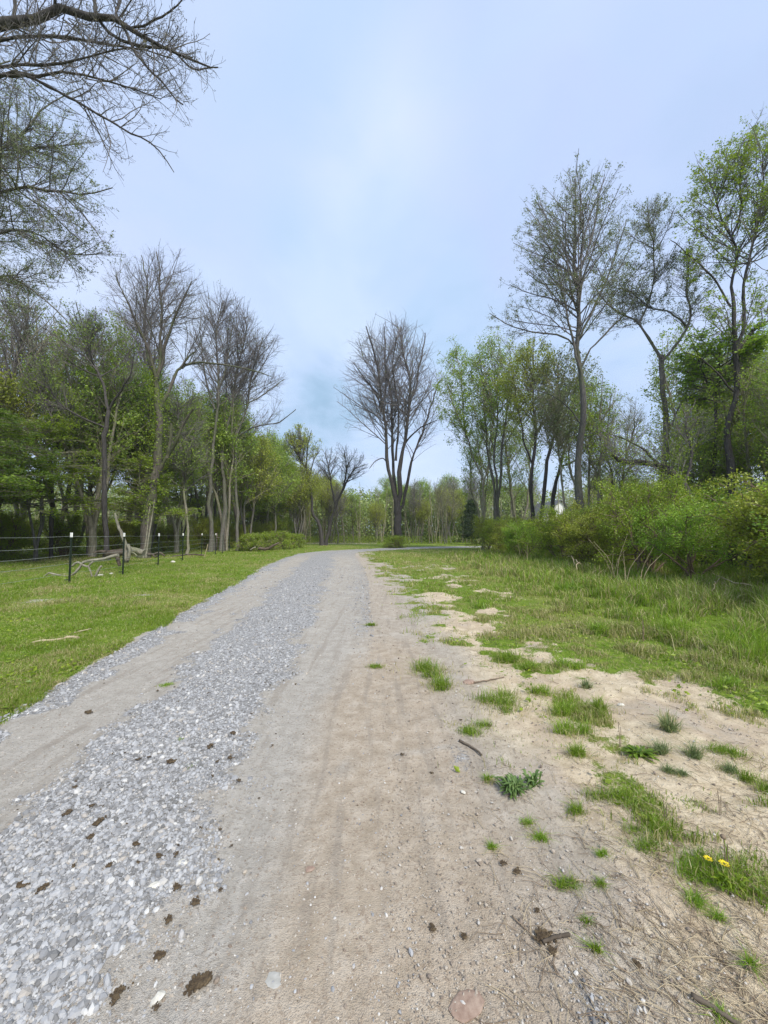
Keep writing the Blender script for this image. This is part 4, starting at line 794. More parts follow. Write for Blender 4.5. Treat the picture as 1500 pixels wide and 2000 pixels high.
for (x, y, k, sc) in [(11.5, 33, 'budG', .85), (9.5, 36.5, 'budG', .9), (12.8, 23.5, 'budG', .75), (15.5, 19.2, 'budG', .8), (17.5, 23, 'budG', .85), (13.4, 14.2, 'budG', .66), (18.5, 17.5, 'budG', .8), (13.0, 12.0, 'budG', .62), (12.6, 15.2, 'greenA', .55), (15.5, 13.0, 'greenB', .8), (18, 15, 'maple', .95), (15.0, 17.5, 'greenA', .75), (20, 20, 'bareB', .8), (16, 9.5, 'greenA', .9), (19.5, 12.5, 'greenB', .95), (22, 17, 'maple', 1.0), (14.5, 24.5, 'bareB', .75), (19, 26, 'bareA', .85), (24, 22, 'greenB', 1.0), (21, 38, 'greenB', .8), (26, 28, 'bareA', .95), (12.2, 27.0, 'greenB', .72)]:
    if x / y < .78 and (k in ('greenA', 'greenB', 'maple') and y > 16 or (x > 15 and y < 30)): continue
    put(k, x, y, rr_.uniform(0, 6.28), sc * rr_.uniform(.9, 1.1), where(KN[k], x, y, ''), 'trees behind the right-hand thicket')
# left wood
for (x, y, k, sc, lab) in [(-17.5, 16.0, 'mapleD', 1.0, 'dark layered maple at the far left edge above the fence wires'), (-18.5, 20.5, 'maple', .95, 'green layered maple behind the slim dark forked tree'),
                      (-15.2, 24.5, 'maple', .80, 'green layered maple around the foot of the big split tree'), (-21, 18.5, 'mapleD', 1.1, 'dark layered maple behind the crooked olive tree'),
                      (-16.8, 27.0, 'greenA', 1.2, 'fresh green tree right behind the big split tree'), (-14.6, 33.0, 'greenA', 1.25, 'fresh green tree among the three bare trees at the left woodland edge'),
                      (-12.8, 36, 'greenB', 1.1, 'olive-green tree right of the three bare trees'), (-11.4, 40.0, 'greenA', .95, 'rounded fresh green tree beyond the bramble mound'),
                      (-15.6, 29.0, 'budG', .95, 'slender light green budding tree right of the big split tree'), (-13.2, 32.2, 'budG', 1.0, 'slender light green budding tree between the bare trees at the left woodland edge'), (-19.5, 25.5, 'budG', .9, 'slender light green budding tree left of the big split tree'),
                      (-13.5, 44, 'greenA', 1.2, 'tall fresh green tree above the bramble bank'), (-22.5, 27.0, 'bareB', 1.25, 'wide many-stemmed bare tree rising behind the crooked olive tree'), (-19.8, 30.0, 'bareA', 1.25, 'tall straight bare tree between the forked and the split tree'), (-25, 24.5, 'bareA', 1.15, 'bare tree at the upper left edge behind the maples'),
                      (-10.2, 46, 'greenB', 1.0, 'olive-green tree behind the far left bend of the road'), (-22, 14, 'greenB', 1.25, 'tall olive-green tree at the far left edge')]:
    put(k, x, y, rr_.uniform(0, 6.28), sc, lab)
kk = ['bareA', 'budG', 'greenA', 'maple', 'bareB', 'greenB', 'budG']
cnt = 0
for row, (x0, dx_) in enumerate([(-21, 0), (-26, 0), (-33, 0)]):
    for y in np.arange(10 + row, 62, 4.2):
        x = x0 + (y - 20) * .16 + rr_.normal(0, 1.2); yy = y + rr_.normal(0, 1.2)
        if abs(x) > yy * 1.35 + 3: continue
        k = kk[(cnt * 3 + row) % 7]; cnt += 1
        if row == 2:
            if y > 24: continue
            k = 'maple'
        sc = rr_.uniform(.95, 1.25) * (1.1 if k[:4] == 'bare' else 1.0) * (1 + .06 * row)
        put(k, x, yy, rr_.uniform(0, 6.28), sc, where(KN[k], x, yy, ''), 'trees deep in the left-hand wood')
for (x, y) in [(-20, 15), (-22, 17.5), (-21, 21), (-20.5, 24.5), (-19.5, 28), (-24, 20), (-24, 25), (-18, 31.5), (-16, 34.5), (-17, 38), (-14.2, 38), (-13.4, 42.5), (-21, 32), (-22, 12.5), (-26, 15), (-12.6, 47)]:
    put(['shrubA', 'shrubB'][rr_.integers(2)], x, y, rr_.uniform(0, 6.28), rr_.uniform(.9, 1.3), where('undergrowth bush,', x, y, ''), 'undergrowth bushes in the left-hand wood')
# bramble mound and others
for q, (px, py, Y, k, sc, lab) in enumerate([(492, 1072, 31, 'bramble', 1.3, 'leftmost mound of the bramble bank beyond the fence end'), (520, 1070, 33, 'bramble', 1.4, 'middle mound of the bramble bank with dead stems on top'), (548, 1068, 35, 'bramble', 1.5, 'tall right mound of the bramble bank'), (575, 1066, 38, 'bramble', 1.3, 'far right mound of the bramble bank near the road'),
                                    (775, 1071, 38.6, 'bramble', 1.15, 'leafy clump wrapped round the foot of the lone tall tree'), (762, 1071, 38.9, 'bramble', .8, 'small sprig left of the lone tall tree foot')]):
    p = G(px, py); put(k, (px - 750) / F * Y, Y, rr_.uniform(0, 6.28), sc, lab)
# beyond the bend
FB = [(870, 52, 'bareB', .62, 'pale multi-stemmed tree right of the lone tall tree beyond the road'), (575, 54, 'greenB', 1.15, 'yellow-green crowned tree behind the twisted pair'), (535, 49, 'greenA', 1.15, 'fresh green tree behind the left end of the far clearing'),
      (690, 60, 'greenA', .72, 'rounded green tree behind the twisted pair'), (735, 58, 'greenB', .62, 'low olive tree left of the lone tall tree'), (822, 58, 'greenB', .68, 'olive tree just right of the lone tall tree'), (880, 60, 'greenB', .85, 'olive-topped tree behind the pale multi-stemmed one'), (660, 55, 'bareA', .55, 'small bare tree between the twisted pair and the lone tall tree')]
for px, Y, k, sc, lab in FB: put(k, (px - 750) / F * Y, Y, rr_.uniform(0, 6.28), sc, lab)
for q in range(46):
    px = rr_.uniform(470, 1330); Y = rr_.uniform(57, 80)
    if 1050 < px < 1145: px += 110; k = ['bareA', 'greenB', 'budG', 'greenA', 'budG'][q % 5]
    put(k, (px - 750) / F * Y, Y, rr_.uniform(0, 6.28), rr_.uniform(.85, 1.1) * {'bareA': .72, 'budG': .80, 'greenB': 1.0, 'greenA': .92}[k] * Y / 62, where(KN[k], (px - 750) / F * Y, Y, ', far off'), 'trees of the far tree line')
# cedar
mb = MB(); n = 15000; h_ = rng.random(n) ** 1.2; a_ = rng.uniform(0, 6.283, n); rad = (1 - h_) ** .45 * 1.5 * np.clip(.55 + h_ * 3, 0, 1) * np.sqrt(rng.random(n)) * (1 + .25 * np.sin(h_ * 40 + a_ * 2)) + .05
mb.leaves(np.stack([np.cos(a_) * rad, np.sin(a_) * rad, .8 + h_ * 5.0], 1), .16, 1, .2, .35); mbt = MB(); mbt.tubes(np.array([[0, 0, -.05], [0.03, 0, 1.5], [0, .05, 3.5], [0, 0, 5.5]]), np.array([.13, .11, .07, .02]), 8)
mb.tubes(np.array([[[0, 0, z], [math.cos(a) * (1.2 - z * .18), math.sin(a) * (1.2 - z * .18), z + .3]] for z, a in zip(np.linspace(.8, 5, 30), np.arange(30) * 2.4)]), np.full((30, 2), .015), 4, 0)
t = thing('cedar_tree', 'dark evergreen cedar standing at the far side of the clearing', 'tree', ((921 - 750) / F * 49, 49, 0)); obj('trunk', mbt.mesh('trunk', [M['bark_brown']]), t); obj('crown', mb.mesh('crown', [M['twig'], M['leaf_cedar']]), t)

# far undergrowth mass
mb = MB(); n = 210000
ang_ = rng.uniform(math.radians(-56), math.radians(56), n); dist = rng.uniform(62, 96, n); x = np.sin(ang_) * dist; y = np.cos(ang_) * dist
top = 7.0 + 3.6 * (fbm(x * .16, y * .16) - .5) * 2 + (dist - 60) * .10; z = rng.random(n) ** 1.15 * top
keep = (y > 30) & ~((np.abs(x / y - .455) < .075) & (dist < 72)); mb.leaves(np.stack([x, y, z], 1)[keep], .42, 1, .2, .6)
n = 1500; ang_ = rng.uniform(math.radians(-60), math.radians(60), n); dist = rng.uniform(56, 92, n); x = np.sin(ang_) * dist; y = np.cos(ang_) * dist; hh = rng.uniform(5, 9.5, n)
P = np.zeros((n, 5, 3)); lean_ = rng.normal(0, .5, (n, 2))
for q in range(5): P[:, q, 0] = x + lean_[:, 0] * q / 3 + rng.normal(0, .08, n); P[:, q, 1] = y + lean_[:, 1] * q / 3; P[:, q, 2] = hh * q / 4
mb.tubes(P, rng.uniform(.03, .11, n)[:, None] * np.linspace(1, .25, 5)[None], 4, 0)
Q, RQ = grow(P, np.full((n, 5), .03), np.full(n, .3), 9000, .3, 35, 4, .12, .1, .012, rmin=.012); mb.tubes(Q, RQ, 3, 0)
tag(obj('distant_woodland', mb.mesh('distant_woodland', [M['twig_pale'], M['leaf_far']])), 'hazy olive-grey mass of distant woodland closing the view', 'woodland', kind='stuff')
# low scrub in the near wood floors
mb = MB(); n = 60000
x = np.r_[rng.uniform(-34, -15, n // 2), rng.uniform(-14, 10, n // 4), rng.uniform(9, 26, n // 4)]; y = np.r_[rng.uniform(12, 50, n // 2), rng.uniform(50, 62, n // 4), rng.uniform(8, 50, n // 4)]
fl = fbm(x * .5, y * .5 + 3); keep = (fl > .46) & ~((x < -12) & (x > -20 - (y - 20) * .02) & (y < 26)); x, y = x[keep], y[keep]
mb.leaves(np.stack([x, y, rng.random(len(x)) ** 1.5 * 1.1], 1), .12, 0, .3, .6)
tag(obj('woodland_scrub', mb.mesh('woodland_scrub', [M['leaf_green']])), 'low green scrub covering the woodland floor on both sides', 'ground cover', kind='stuff')

# ------------------------------------------------------------------ fence
fp = [(-40, 8.2), (140, 11.1), (243, 13.4), (311, 17.6), (358, 20.6), (395, 25), (422, 26.6), (436, 28), (449, 31)]
fr = thing('wire_fence', 'dark steel post and wire fence with white-tipped posts along the left lawn', 'fence', ((140 - 750) / F * 11.1, 11.1, 0))
org = np.array(fr.location); tops = []
for q, (px, Y) in enumerate(fp):
    x = (px - 750) / F * Y; z = float(height([x], [Y])[0]); b = np.array([x, Y, z]) - org; mb = MB()
    mb.box(b + [0, 0, .66], (.010, .045, 1.36)); mb.box(b + [0, .024, .66], (.045, .006, 1.36))
    for s_ in range(12): mb.box(b + [0, -.026, .2 + s_ * .1], (.012, .010, .02))
    mb.box(b + [-.05, .0, .10], (.16, .02, .025)); p = obj('post', mb.mesh('post', [M['post']]), fr)
    if q < 7:
        mb = MB(); mb.box(b + [0, 0, 1.385], (.016, .052, .13)); mb.box(b + [0, .026, 1.385], (.052, .012, .13)); obj('post_cap', mb.mesh('post_cap', [M['post_white']]), p)
    tops.append(b)
for h_ in (1.345, 1.05, .81, .57, .3):
    mb = MB(); pts = []
    for q in range(len(tops) - 1):
        for s_ in np.linspace(0, 1, 8, endpoint=False): pts.append(tops[q] * (1 - s_) + tops[q + 1] * s_ + np.array([0, -.03, h_ - .02 * math.sin(s_ * math.pi)]))
    pts.append(tops[-1] + [0, -.03, h_]); pts = np.array(pts); mb.tubes(pts, np.full(len(pts), .0040 if h_ > .5 else .0030), 4); obj('wire', mb.mesh('wire', [M['wire']]), fr)
# timber brace at the fence end
b1 = np.array([(437 - 750) / F * 31.5, 31.5, 0]); t = thing('timber_brace', 'two dark timber posts joined by a pale rail at the far end of the fence', 'fence brace', b1)
for dx_ in (-.55, .15):
    mb = MB(); mb.tubes(np.array([[dx_, 0, -.05], [dx_, 0, .7], [dx_ + .01, 0, 1.5]]), np.array([.07, .065, .06]), 8, cap=True); obj('post', mb.mesh('post', [M['timber']]), t)
mb = MB(); mb.tubes(np.array([[-.55, -.07, 1.1], [.15, -.07, 1.16]]), np.array([.035, .035]), 8, cap=True); obj('rail', mb.mesh('rail', [M['deadwood']]), t)

# ------------------------------------------------------------------ fallen wood
def branch(name, label, cat, limbs, material, group=None, twigs=0):
    base = limbs[0][0][0]; org = np.array([base[0], base[1], 0.]); t = MB()
    for P_, r0, r1, _ in limbs:
        q = resample(crom(np.array(P_) - org, 6), 14); q[1:-1] += rng.normal(0, np.linalg.norm(q[-1] - q[0]) * .006, (12, 3)); t.tubes(q, np.linspace(r0, r1, 14), 7, cap=True)
    o = obj(name, t.mesh(name, [M[material]]), None, org); return tag(o, label, cat, group)
def P2(pts, Y): return [W3(a, b, Y + (c[0] if c else 0)) for a, b, *c in pts]
branch('fallen_branch', 'long pale forked dead branch lying between the first two fence posts', 'branch', [
    (P2([(72, 1135), (88, 1123), (105, 1121), (128, 1127), (150, 1118), (157, 1108), (165, 1096), (190, 1093), (210, 1090), (231, 1084)], 12.8), .022, .055, 0),
    (P2([(140, 1106), (152, 1098), (163, 1104), (172, 1106), (182, 1096)], 12.8), .035, .03, 0), (P2([(172, 1106), (177, 1116), (180, 1126)], 12.7), .03, .02, 0)], 'deadwood')
branch('broken_stick', 'short pale stick propped up beside the forked dead branch', 'branch', [(P2([(186, 1126), (193, 1112), (198, 1105)], 12.6), .035, .035, 0)], 'deadwood')
branch('dead_snag', 'thin dead pole leaning left behind the second fence post', 'branch', [(P2([(247, 1098), (246, 1070), (240, 1050), (232, 1030), (224, 1002)], 15.5), .085, .04, 0), (P2([(249, 1064), (254, 1075), (250, 1095)], 15.4), .07, .05, 0)], 'bark_pale')
branch('fallen_log', 'dark rotting log lying behind the second fence post', 'log', [(P2([(205, 1082), (225, 1080), (248, 1078)], 17.5), .14, .17, 0), (P2([(228, 1082), (232, 1098), (234, 1105)], 15.2), .08, .06, 0), (P2([(183, 1081), (195, 1077), (206, 1079)], 17.3), .05, .08, 0)], 'rotwood')
branch('fallen_log', 'grey barked log leaning towards the base of the split tree', 'log', [(P2([(249, 1071), (262, 1074), (281, 1080)], 19.5), .12, .16, 0), (P2([(248, 1084), (258, 1079), (268, 1086)], 18.5), .05, .04, 0)], 'bark_pale')
branch('fallen_branch', 'tangled dark dead limb lying right of the split tree base', 'branch', [(P2([(288, 1082), (300, 1083), (311, 1079), (322, 1086)], 20.5), .07, .04, 0), (P2([(296, 1082), (304, 1088), (311, 1082)], 20.4), .04, .04, 0)], 'rotwood')
branch('fallen_branch', 'low dark branch on the grass between the fourth and fifth fence posts', 'branch', [(P2([(334, 1088), (348, 1085), (372, 1083), (398, 1084)], 23.5), .04, .05, 0)], 'rotwood')
branch('leaning_stake', 'thin pale stake leaning in the grass by the far fence posts', 'stake', [(P2([(397, 1092), (402, 1078), (406, 1063)], 22.5), .02, .018, 0)], 'straw')
branch('fallen_log', 'dark log on the bramble bank beyond the fence end', 'log', [(P2([(505, 1071), (522, 1072), (533, 1066), (545, 1060)], 30), .13, .07, 0)], 'rotwood')
branch('broken_stick', 'short pale broken log end left of the dark log on the bramble bank', 'branch', [(P2([(489, 1074), (494, 1071), (499, 1069)], 29.5), .05, .06, 0)], 'deadwood')
def ground_branch(label, pts, r0, r1, material, zup=.02, name='stick', sub=()):
    L = []
    for pp, a, b in [(pts, r0, r1)] + list(sub):
        q = np.array([G(*p) for p in pp]); q[:, 2] = height(q[:, 0], q[:, 1]) + zup; L.append((q, a, b, 0))
    return branch(name, label, 'stick', L, material)
ground_branch('long pale bent stick lying in the left lawn', [(60, 1264), (80, 1259), (115, 1256), (135, 1252), (152, 1254)], .012, .02, 'straw', .035)
ground_branch('thin faded stick in the left lawn behind the long pale one', [(145, 1242), (160, 1238), (178, 1234)], .008, .006, 'straw', .03)
ground_branch('curved dark stick on the dirt at the end of the pale groove', [(897, 1448), (912, 1456), (928, 1464), (941, 1474)], .009, .006, 'rotwood', .012)
ground_branch('dark charred-looking stick near the bottom right corner', [(1351, 1944), (1385, 1962), (1420, 1985), (1450, 2004)], .0085, .006, 'rotwood', .012)
ground_branch('short stout dark stick lying through the largest dirt-side manure heap', [(1060, 1848), (1085, 1838), (1112, 1830)], .0055, .0065, 'rotwood', .015)
ground_branch('thin brown twig on the sand above the middle grass tufts', [(925, 1333), (955, 1330), (985, 1326)], .007, .005, 'twigs_brown', .012)
ground_branch('slim brown twig beside the manure heap on the bare dirt', [(1000, 1792), (1022, 1812), (1045, 1835)], .003, .002, 'twigs_brown', .008)
ground_branch('straight pale twig among the litter on the right', [(1270, 1662), (1290, 1655), (1310, 1668)], .003, .002, 'straw', .01)
ground_branch('pale dead branch trailing out of the right-hand thicket onto the grass', [(1385, 1150), (1410, 1170), (1440, 1187), (1475, 1196)], .018, .01, 'straw', .28, sub=[([(1410, 1170), (1400, 1185), (1392, 1200)], .01, .006)])
ground_branch('pair of crossing pale dead stems at the thicket edge', [(1100, 1105), (1118, 1125), (1135, 1140)], .02, .012, 'straw', .45, sub=[([(1125, 1105), (1122, 1130), (1128, 1150)], .014, .01)])
# dead cane stems at the thicket front
CANE = ['leftmost of the tall pale dead canes', 'short pale dead cane between two taller ones', 'rightmost pale dead cane of the middle cluster', 'pale dead cane near the far end of the thicket front', 'shortest pale dead cane, leftmost along the thicket front', 'pale dead cane right beside the leftmost tall one']
for q, (px, py, hpx) in enumerate([(1205, 1150, 95), (1222, 1158, 80), (1250, 1165, 85), (1030, 1110, 45), (1015, 1100, 40), (1198, 1140, 75)]):
    p = G(px, py); h_ = hpx * p[1] / F; t = MB()
    for s_ in range(3):
        a = rng.normal(0, .25); t.tubes(resample(np.array([[0, 0, 0], [a * .3 * h_ + .03 * s_, .03, h_ * .5], [a * h_, rng.normal(0, .1), h_ * (1 - .15 * s_)]]), 6) , np.linspace(.009, .004, 6), 4)
    o = obj('dry_cane', t.mesh('dry_cane', [M['straw']]), None, (p[0], p[1], float(height([p[0]], [p[1]])[0]))); tag(o, CANE[q], 'dead plant', 'pale dead canes at the thicket front')

# ------------------------------------------------------------------ rocks, clods, tufts
def rock(name, label, px, py, wpx, material, cat='stone', flat=.5, group=None, rz=None, asp=.75):
    p = G(px, py); w = wpx * 1.02 * p[1] / F; import bmesh
    bm = bmesh.new(); bmesh.ops.create_icosphere(bm, subdivisions=2, radius=.5)
    sx = rng.uniform(0, 50, 3)
    for v in bm.verts:
        c = v.co; k = .55 + .95 * float(fbm(np.array([c.x * 2.4 + sx[0]]), np.array([c.y * 2.4 + c.z * 1.7 + sx[1]]), 3)[0])
        v.co = (c.x * k * w, c.y * k * w * asp, max(c.z * k * w * flat, -.1 * w))
    me = bpy.data.meshes.new(name); bm.to_mesh(me); bm.free(); me.materials.append(M[material])
    z = float(height([p[0]], [p[1]])[0]); o = obj(name, me, None, (p[0], p[1], z + w * flat * .14 + .006)); o.rotation_euler = (0, 0, rng.uniform(0, 3) if rz is None else rz)
    return tag(o, label, cat, group)
rock('stone', 'flat reddish-brown stone set in the dirt at the bottom centre', 910, 1962, 58, 'stone_red', flat=.10, rz=.4)
rock('stone', 'white angular stone in the gravel near the bottom edge', 308, 1950, 26, 'stone_white', rz=.9)
rock('stone', 'cream stone next to the dark clump on the gravel strip', 356, 1688, 18, 'stone_white')
rock('stone', 'pale squarish stone standing proud in the gravel left of centre', 301, 1735, 20, 'stone_white')
rock('stone', 'rounded pale stone embedded in the packed dirt near the bottom', 535, 1912, 34, 'stone_grey', flat=.07)
rock('stone', 'small white stone on the sand among the right-hand tufts', 1213, 1372, 12, 'stone_white')
rock('stone', 'pale pebble alone on the brown dirt in the middle', 904, 1549, 10, 'stone_white')
rock('stone', 'pinkish stone showing through the dirt below the track edge', 605, 1700, 18, 'stone_red', flat=.2)
rock('stone', 'tan stone in the sand beside the upper grass tufts', 915, 1331, 24, 'stone_red', flat=.3)
rock('stone', 'pale rounded rock near the propped stick behind the fence line', 195, 1127, 13, 'stone_white')
rock('stone', 'tan rock left of the second fence post', 217, 1123, 9, 'stone_white')
rock('stone', 'pale rock on the lawn between the third and fourth fence posts', 338, 1099, 9, 'stone_white')
CL = [(390, 1921, 62, 'biggest ragged manure clump on the dirt near the bottom edge'), (228, 1950, 42, 'mossy brown manure clump near the bottom left of the gravel'), (305, 1972, 22, 'dark clod under the white angular stone'),
      (311, 1874, 34, 'dark manure clod above the mossy clump near the bottom'), (329, 1803, 28, 'brown clod on the gravel right of the bottom left stones'), (380, 1768, 28, 'dark clod at the edge where gravel meets packed dirt'),
      (430, 1742, 15, 'small black clod on the packed dirt beside the gravel'), (345, 1740, 27, 'flat dark clod below the cream stone'), (310, 1682, 22, 'dark clod left of the cream stone'), (344, 1676, 18, 'dark clod above the cream stone'),
      (265, 1661, 22, 'olive-brown clod above the row of dark clods'), (213, 1704, 20, 'dark clod centre of the left gravel strip'), (143, 1709, 18, 'small dark clod on the far left gravel'), (83, 1752, 32, 'elongated dark clod lying on the coarse gravel'),
      (40, 1747, 32, 'elongated dark clod nearest the left edge'), (192, 1619, 34, 'low dark clod with scattered crumbs on the left gravel'), (176, 1649, 22, 'reddish-brown clod below the low dark one'), (180, 1586, 18, 'upper right clod of the pair on the left gravel'),
      (132, 1598, 26, 'reddish elongated clod of the pair on the left gravel'), (146, 1546, 16, 'clod where the left track meets the gravel strip'), (430, 1625, 12, 'small round black clod on the middle gravel'), (452, 1655, 12, 'small black clod at the right side of the middle gravel'),
      (333, 1500, 28, 'diagonal dark clod on the upper gravel strip'), (410, 1467, 24, 'ragged brown clod on the upper gravel strip'), (455, 1440, 20, 'dark clod at the upper centre of the gravel strip'), (487, 1441, 9, 'thin upright clod right of the upper centre clod'),
      (449, 1487, 18, 'dark clod below the ragged brown one'), (424, 1496, 14, 'small dark clod right of the diagonal one'), (467, 1530, 16, 'dark crumbly clod on the gravel midway up'), (415, 1525, 12, 'tiny olive clod on the gravel midway up'),
      (270, 1495, 14, 'left clod of the tight trio on the upper gravel'), (291, 1491, 12, 'right clod of the tight trio on the upper gravel'), (532, 1456, 12, 'lone dark clod on the pale right wheel track'), (575, 1317, 14, 'dark clod high up on the gravel strip'),
      (172, 1393, 22, 'flat reddish leaf-like clod on the left wheel track'), (308, 1352, 11, 'small clod left of the green sprig on the track'), (1010, 1700, 26, 'tall dark manure piece on the bare dirt right of centre'), (983, 1685, 22, 'crescent-shaped dark piece left of the tall manure piece'),
      (1050, 1780, 20, 'smooth dark drop-shaped manure piece above the heap'), (845, 1817, 26, 'thin ragged brown piece on the lower middle dirt'), (907, 1833, 24, 'dark triangular piece on the lower middle dirt'), (1062, 1832, 52, 'largest manure heap on the right-hand dirt'), (1078, 1862, 26, 'dark lobe below the largest right-hand manure heap'),
      (785, 1477, 14, 'dark crumbly clod beside the pale groove'), (843, 1507, 12, 'tiny dark clod below the pale groove'), (900, 1406, 10, 'tiny clod on the brown dirt above the curved stick'), (955, 1416, 16, 'brown leaf-like clod left of the small grass patch'), (1245, 1877, 26, 'brown bent bark-like piece in the right-hand sand')]
def clod(px, py, wpx, label):
    p = G(px, py); w = wpx * .64 * p[1] / F; m_ = MB(); n = int(30 + wpx * 2.2); ax = rng.uniform(0, 3.14); asp = rng.uniform(.45, .8)
    t_ = rng.normal(0, .22, n); s_ = rng.normal(0, .22 * asp, n); bend = rng.uniform(-.8, .8); s_ = s_ + bend * t_ ** 2
    cx = (t_ * math.cos(ax) - s_ * math.sin(ax)) * w; cy = (t_ * math.sin(ax) + s_ * math.cos(ax)) * w
    V = IV[None] * (1 + rng.uniform(-.2, .2, (n, 12, 1))) * (rng.uniform(.04, .12, n) * w)[:, None, None] * np.array([1, 1, .8]); V = V + np.stack([cx, cy, np.full(n, .0) + .05 * w * rng.random(n)], 1)[:, None]
    V[..., 2] = np.maximum(V[..., 2], -.004); m_.add(V, (IF[None] + (np.arange(n) * 12)[:, None, None]).reshape(-1, 3), 0, False)
    o = obj('manure_clump', m_.mesh('manure_clump', [M['manure']]), None, (p[0], p[1], float(height([p[0]], [p[1]])[0]) + (.018 if px < 480 else .008))); tag(o, label, 'manure', 'manure clods scattered on the track')
for c in CL: clod(*c)
def tuft(name, label, px, py, wpx, hpx, matn='grass', n=None, cat='grass tuft', group=None, wide=1.0, lean=.5):
    p = G(px, py); s_ = p[1] / F; w = wpx * s_ * .5; h_ = hpx * s_; n = n or int(90 + wpx * 4.5); m_ = MB()
    # broken-up footprint: a few centres
    nc = max(1, int(wpx / 18)); cxy = np.stack([rng.normal(0, .55 * w, nc), rng.normal(0, .35 * w, nc)], 1); ci = rng.integers(0, nc, n)
    x = cxy[ci, 0] * .8 + rng.normal(0, .42 * w / max(1, nc ** .3), n); y = cxy[ci, 1] + rng.normal(0, .24 * w / max(1, nc ** .3), n)
    hh = h_ * rng.uniform(.2, 1.1, n) * .78; ww = np.full(n, .0030 * wide) * max(.8, p[1] / 2.4)
    blades(m_, x + p[0], y + p[1], hh, ww, lean, 0); nd_ = int(n * .45)
    blades(m_, p[0] + rng.normal(0, .8 * w, nd_), p[1] + rng.normal(0, .55 * w, nd_), h_ * rng.uniform(.12, .55, nd_), np.full(nd_, .0030) * max(.8, p[1] / 2.4), 1.3, 1)
    m_.v = [v - np.array([p[0], p[1], 0]) for v in m_.v if len(v)]
    z = float(height([p[0]], [p[1]])[0]); m_.v = [v - np.array([0, 0, z]) for v in m_.v]
    o = obj(name, m_.mesh(name, [M[matn], M['grass_dry']]), None, (p[0], p[1], z)); return tag(o, label, cat, group)
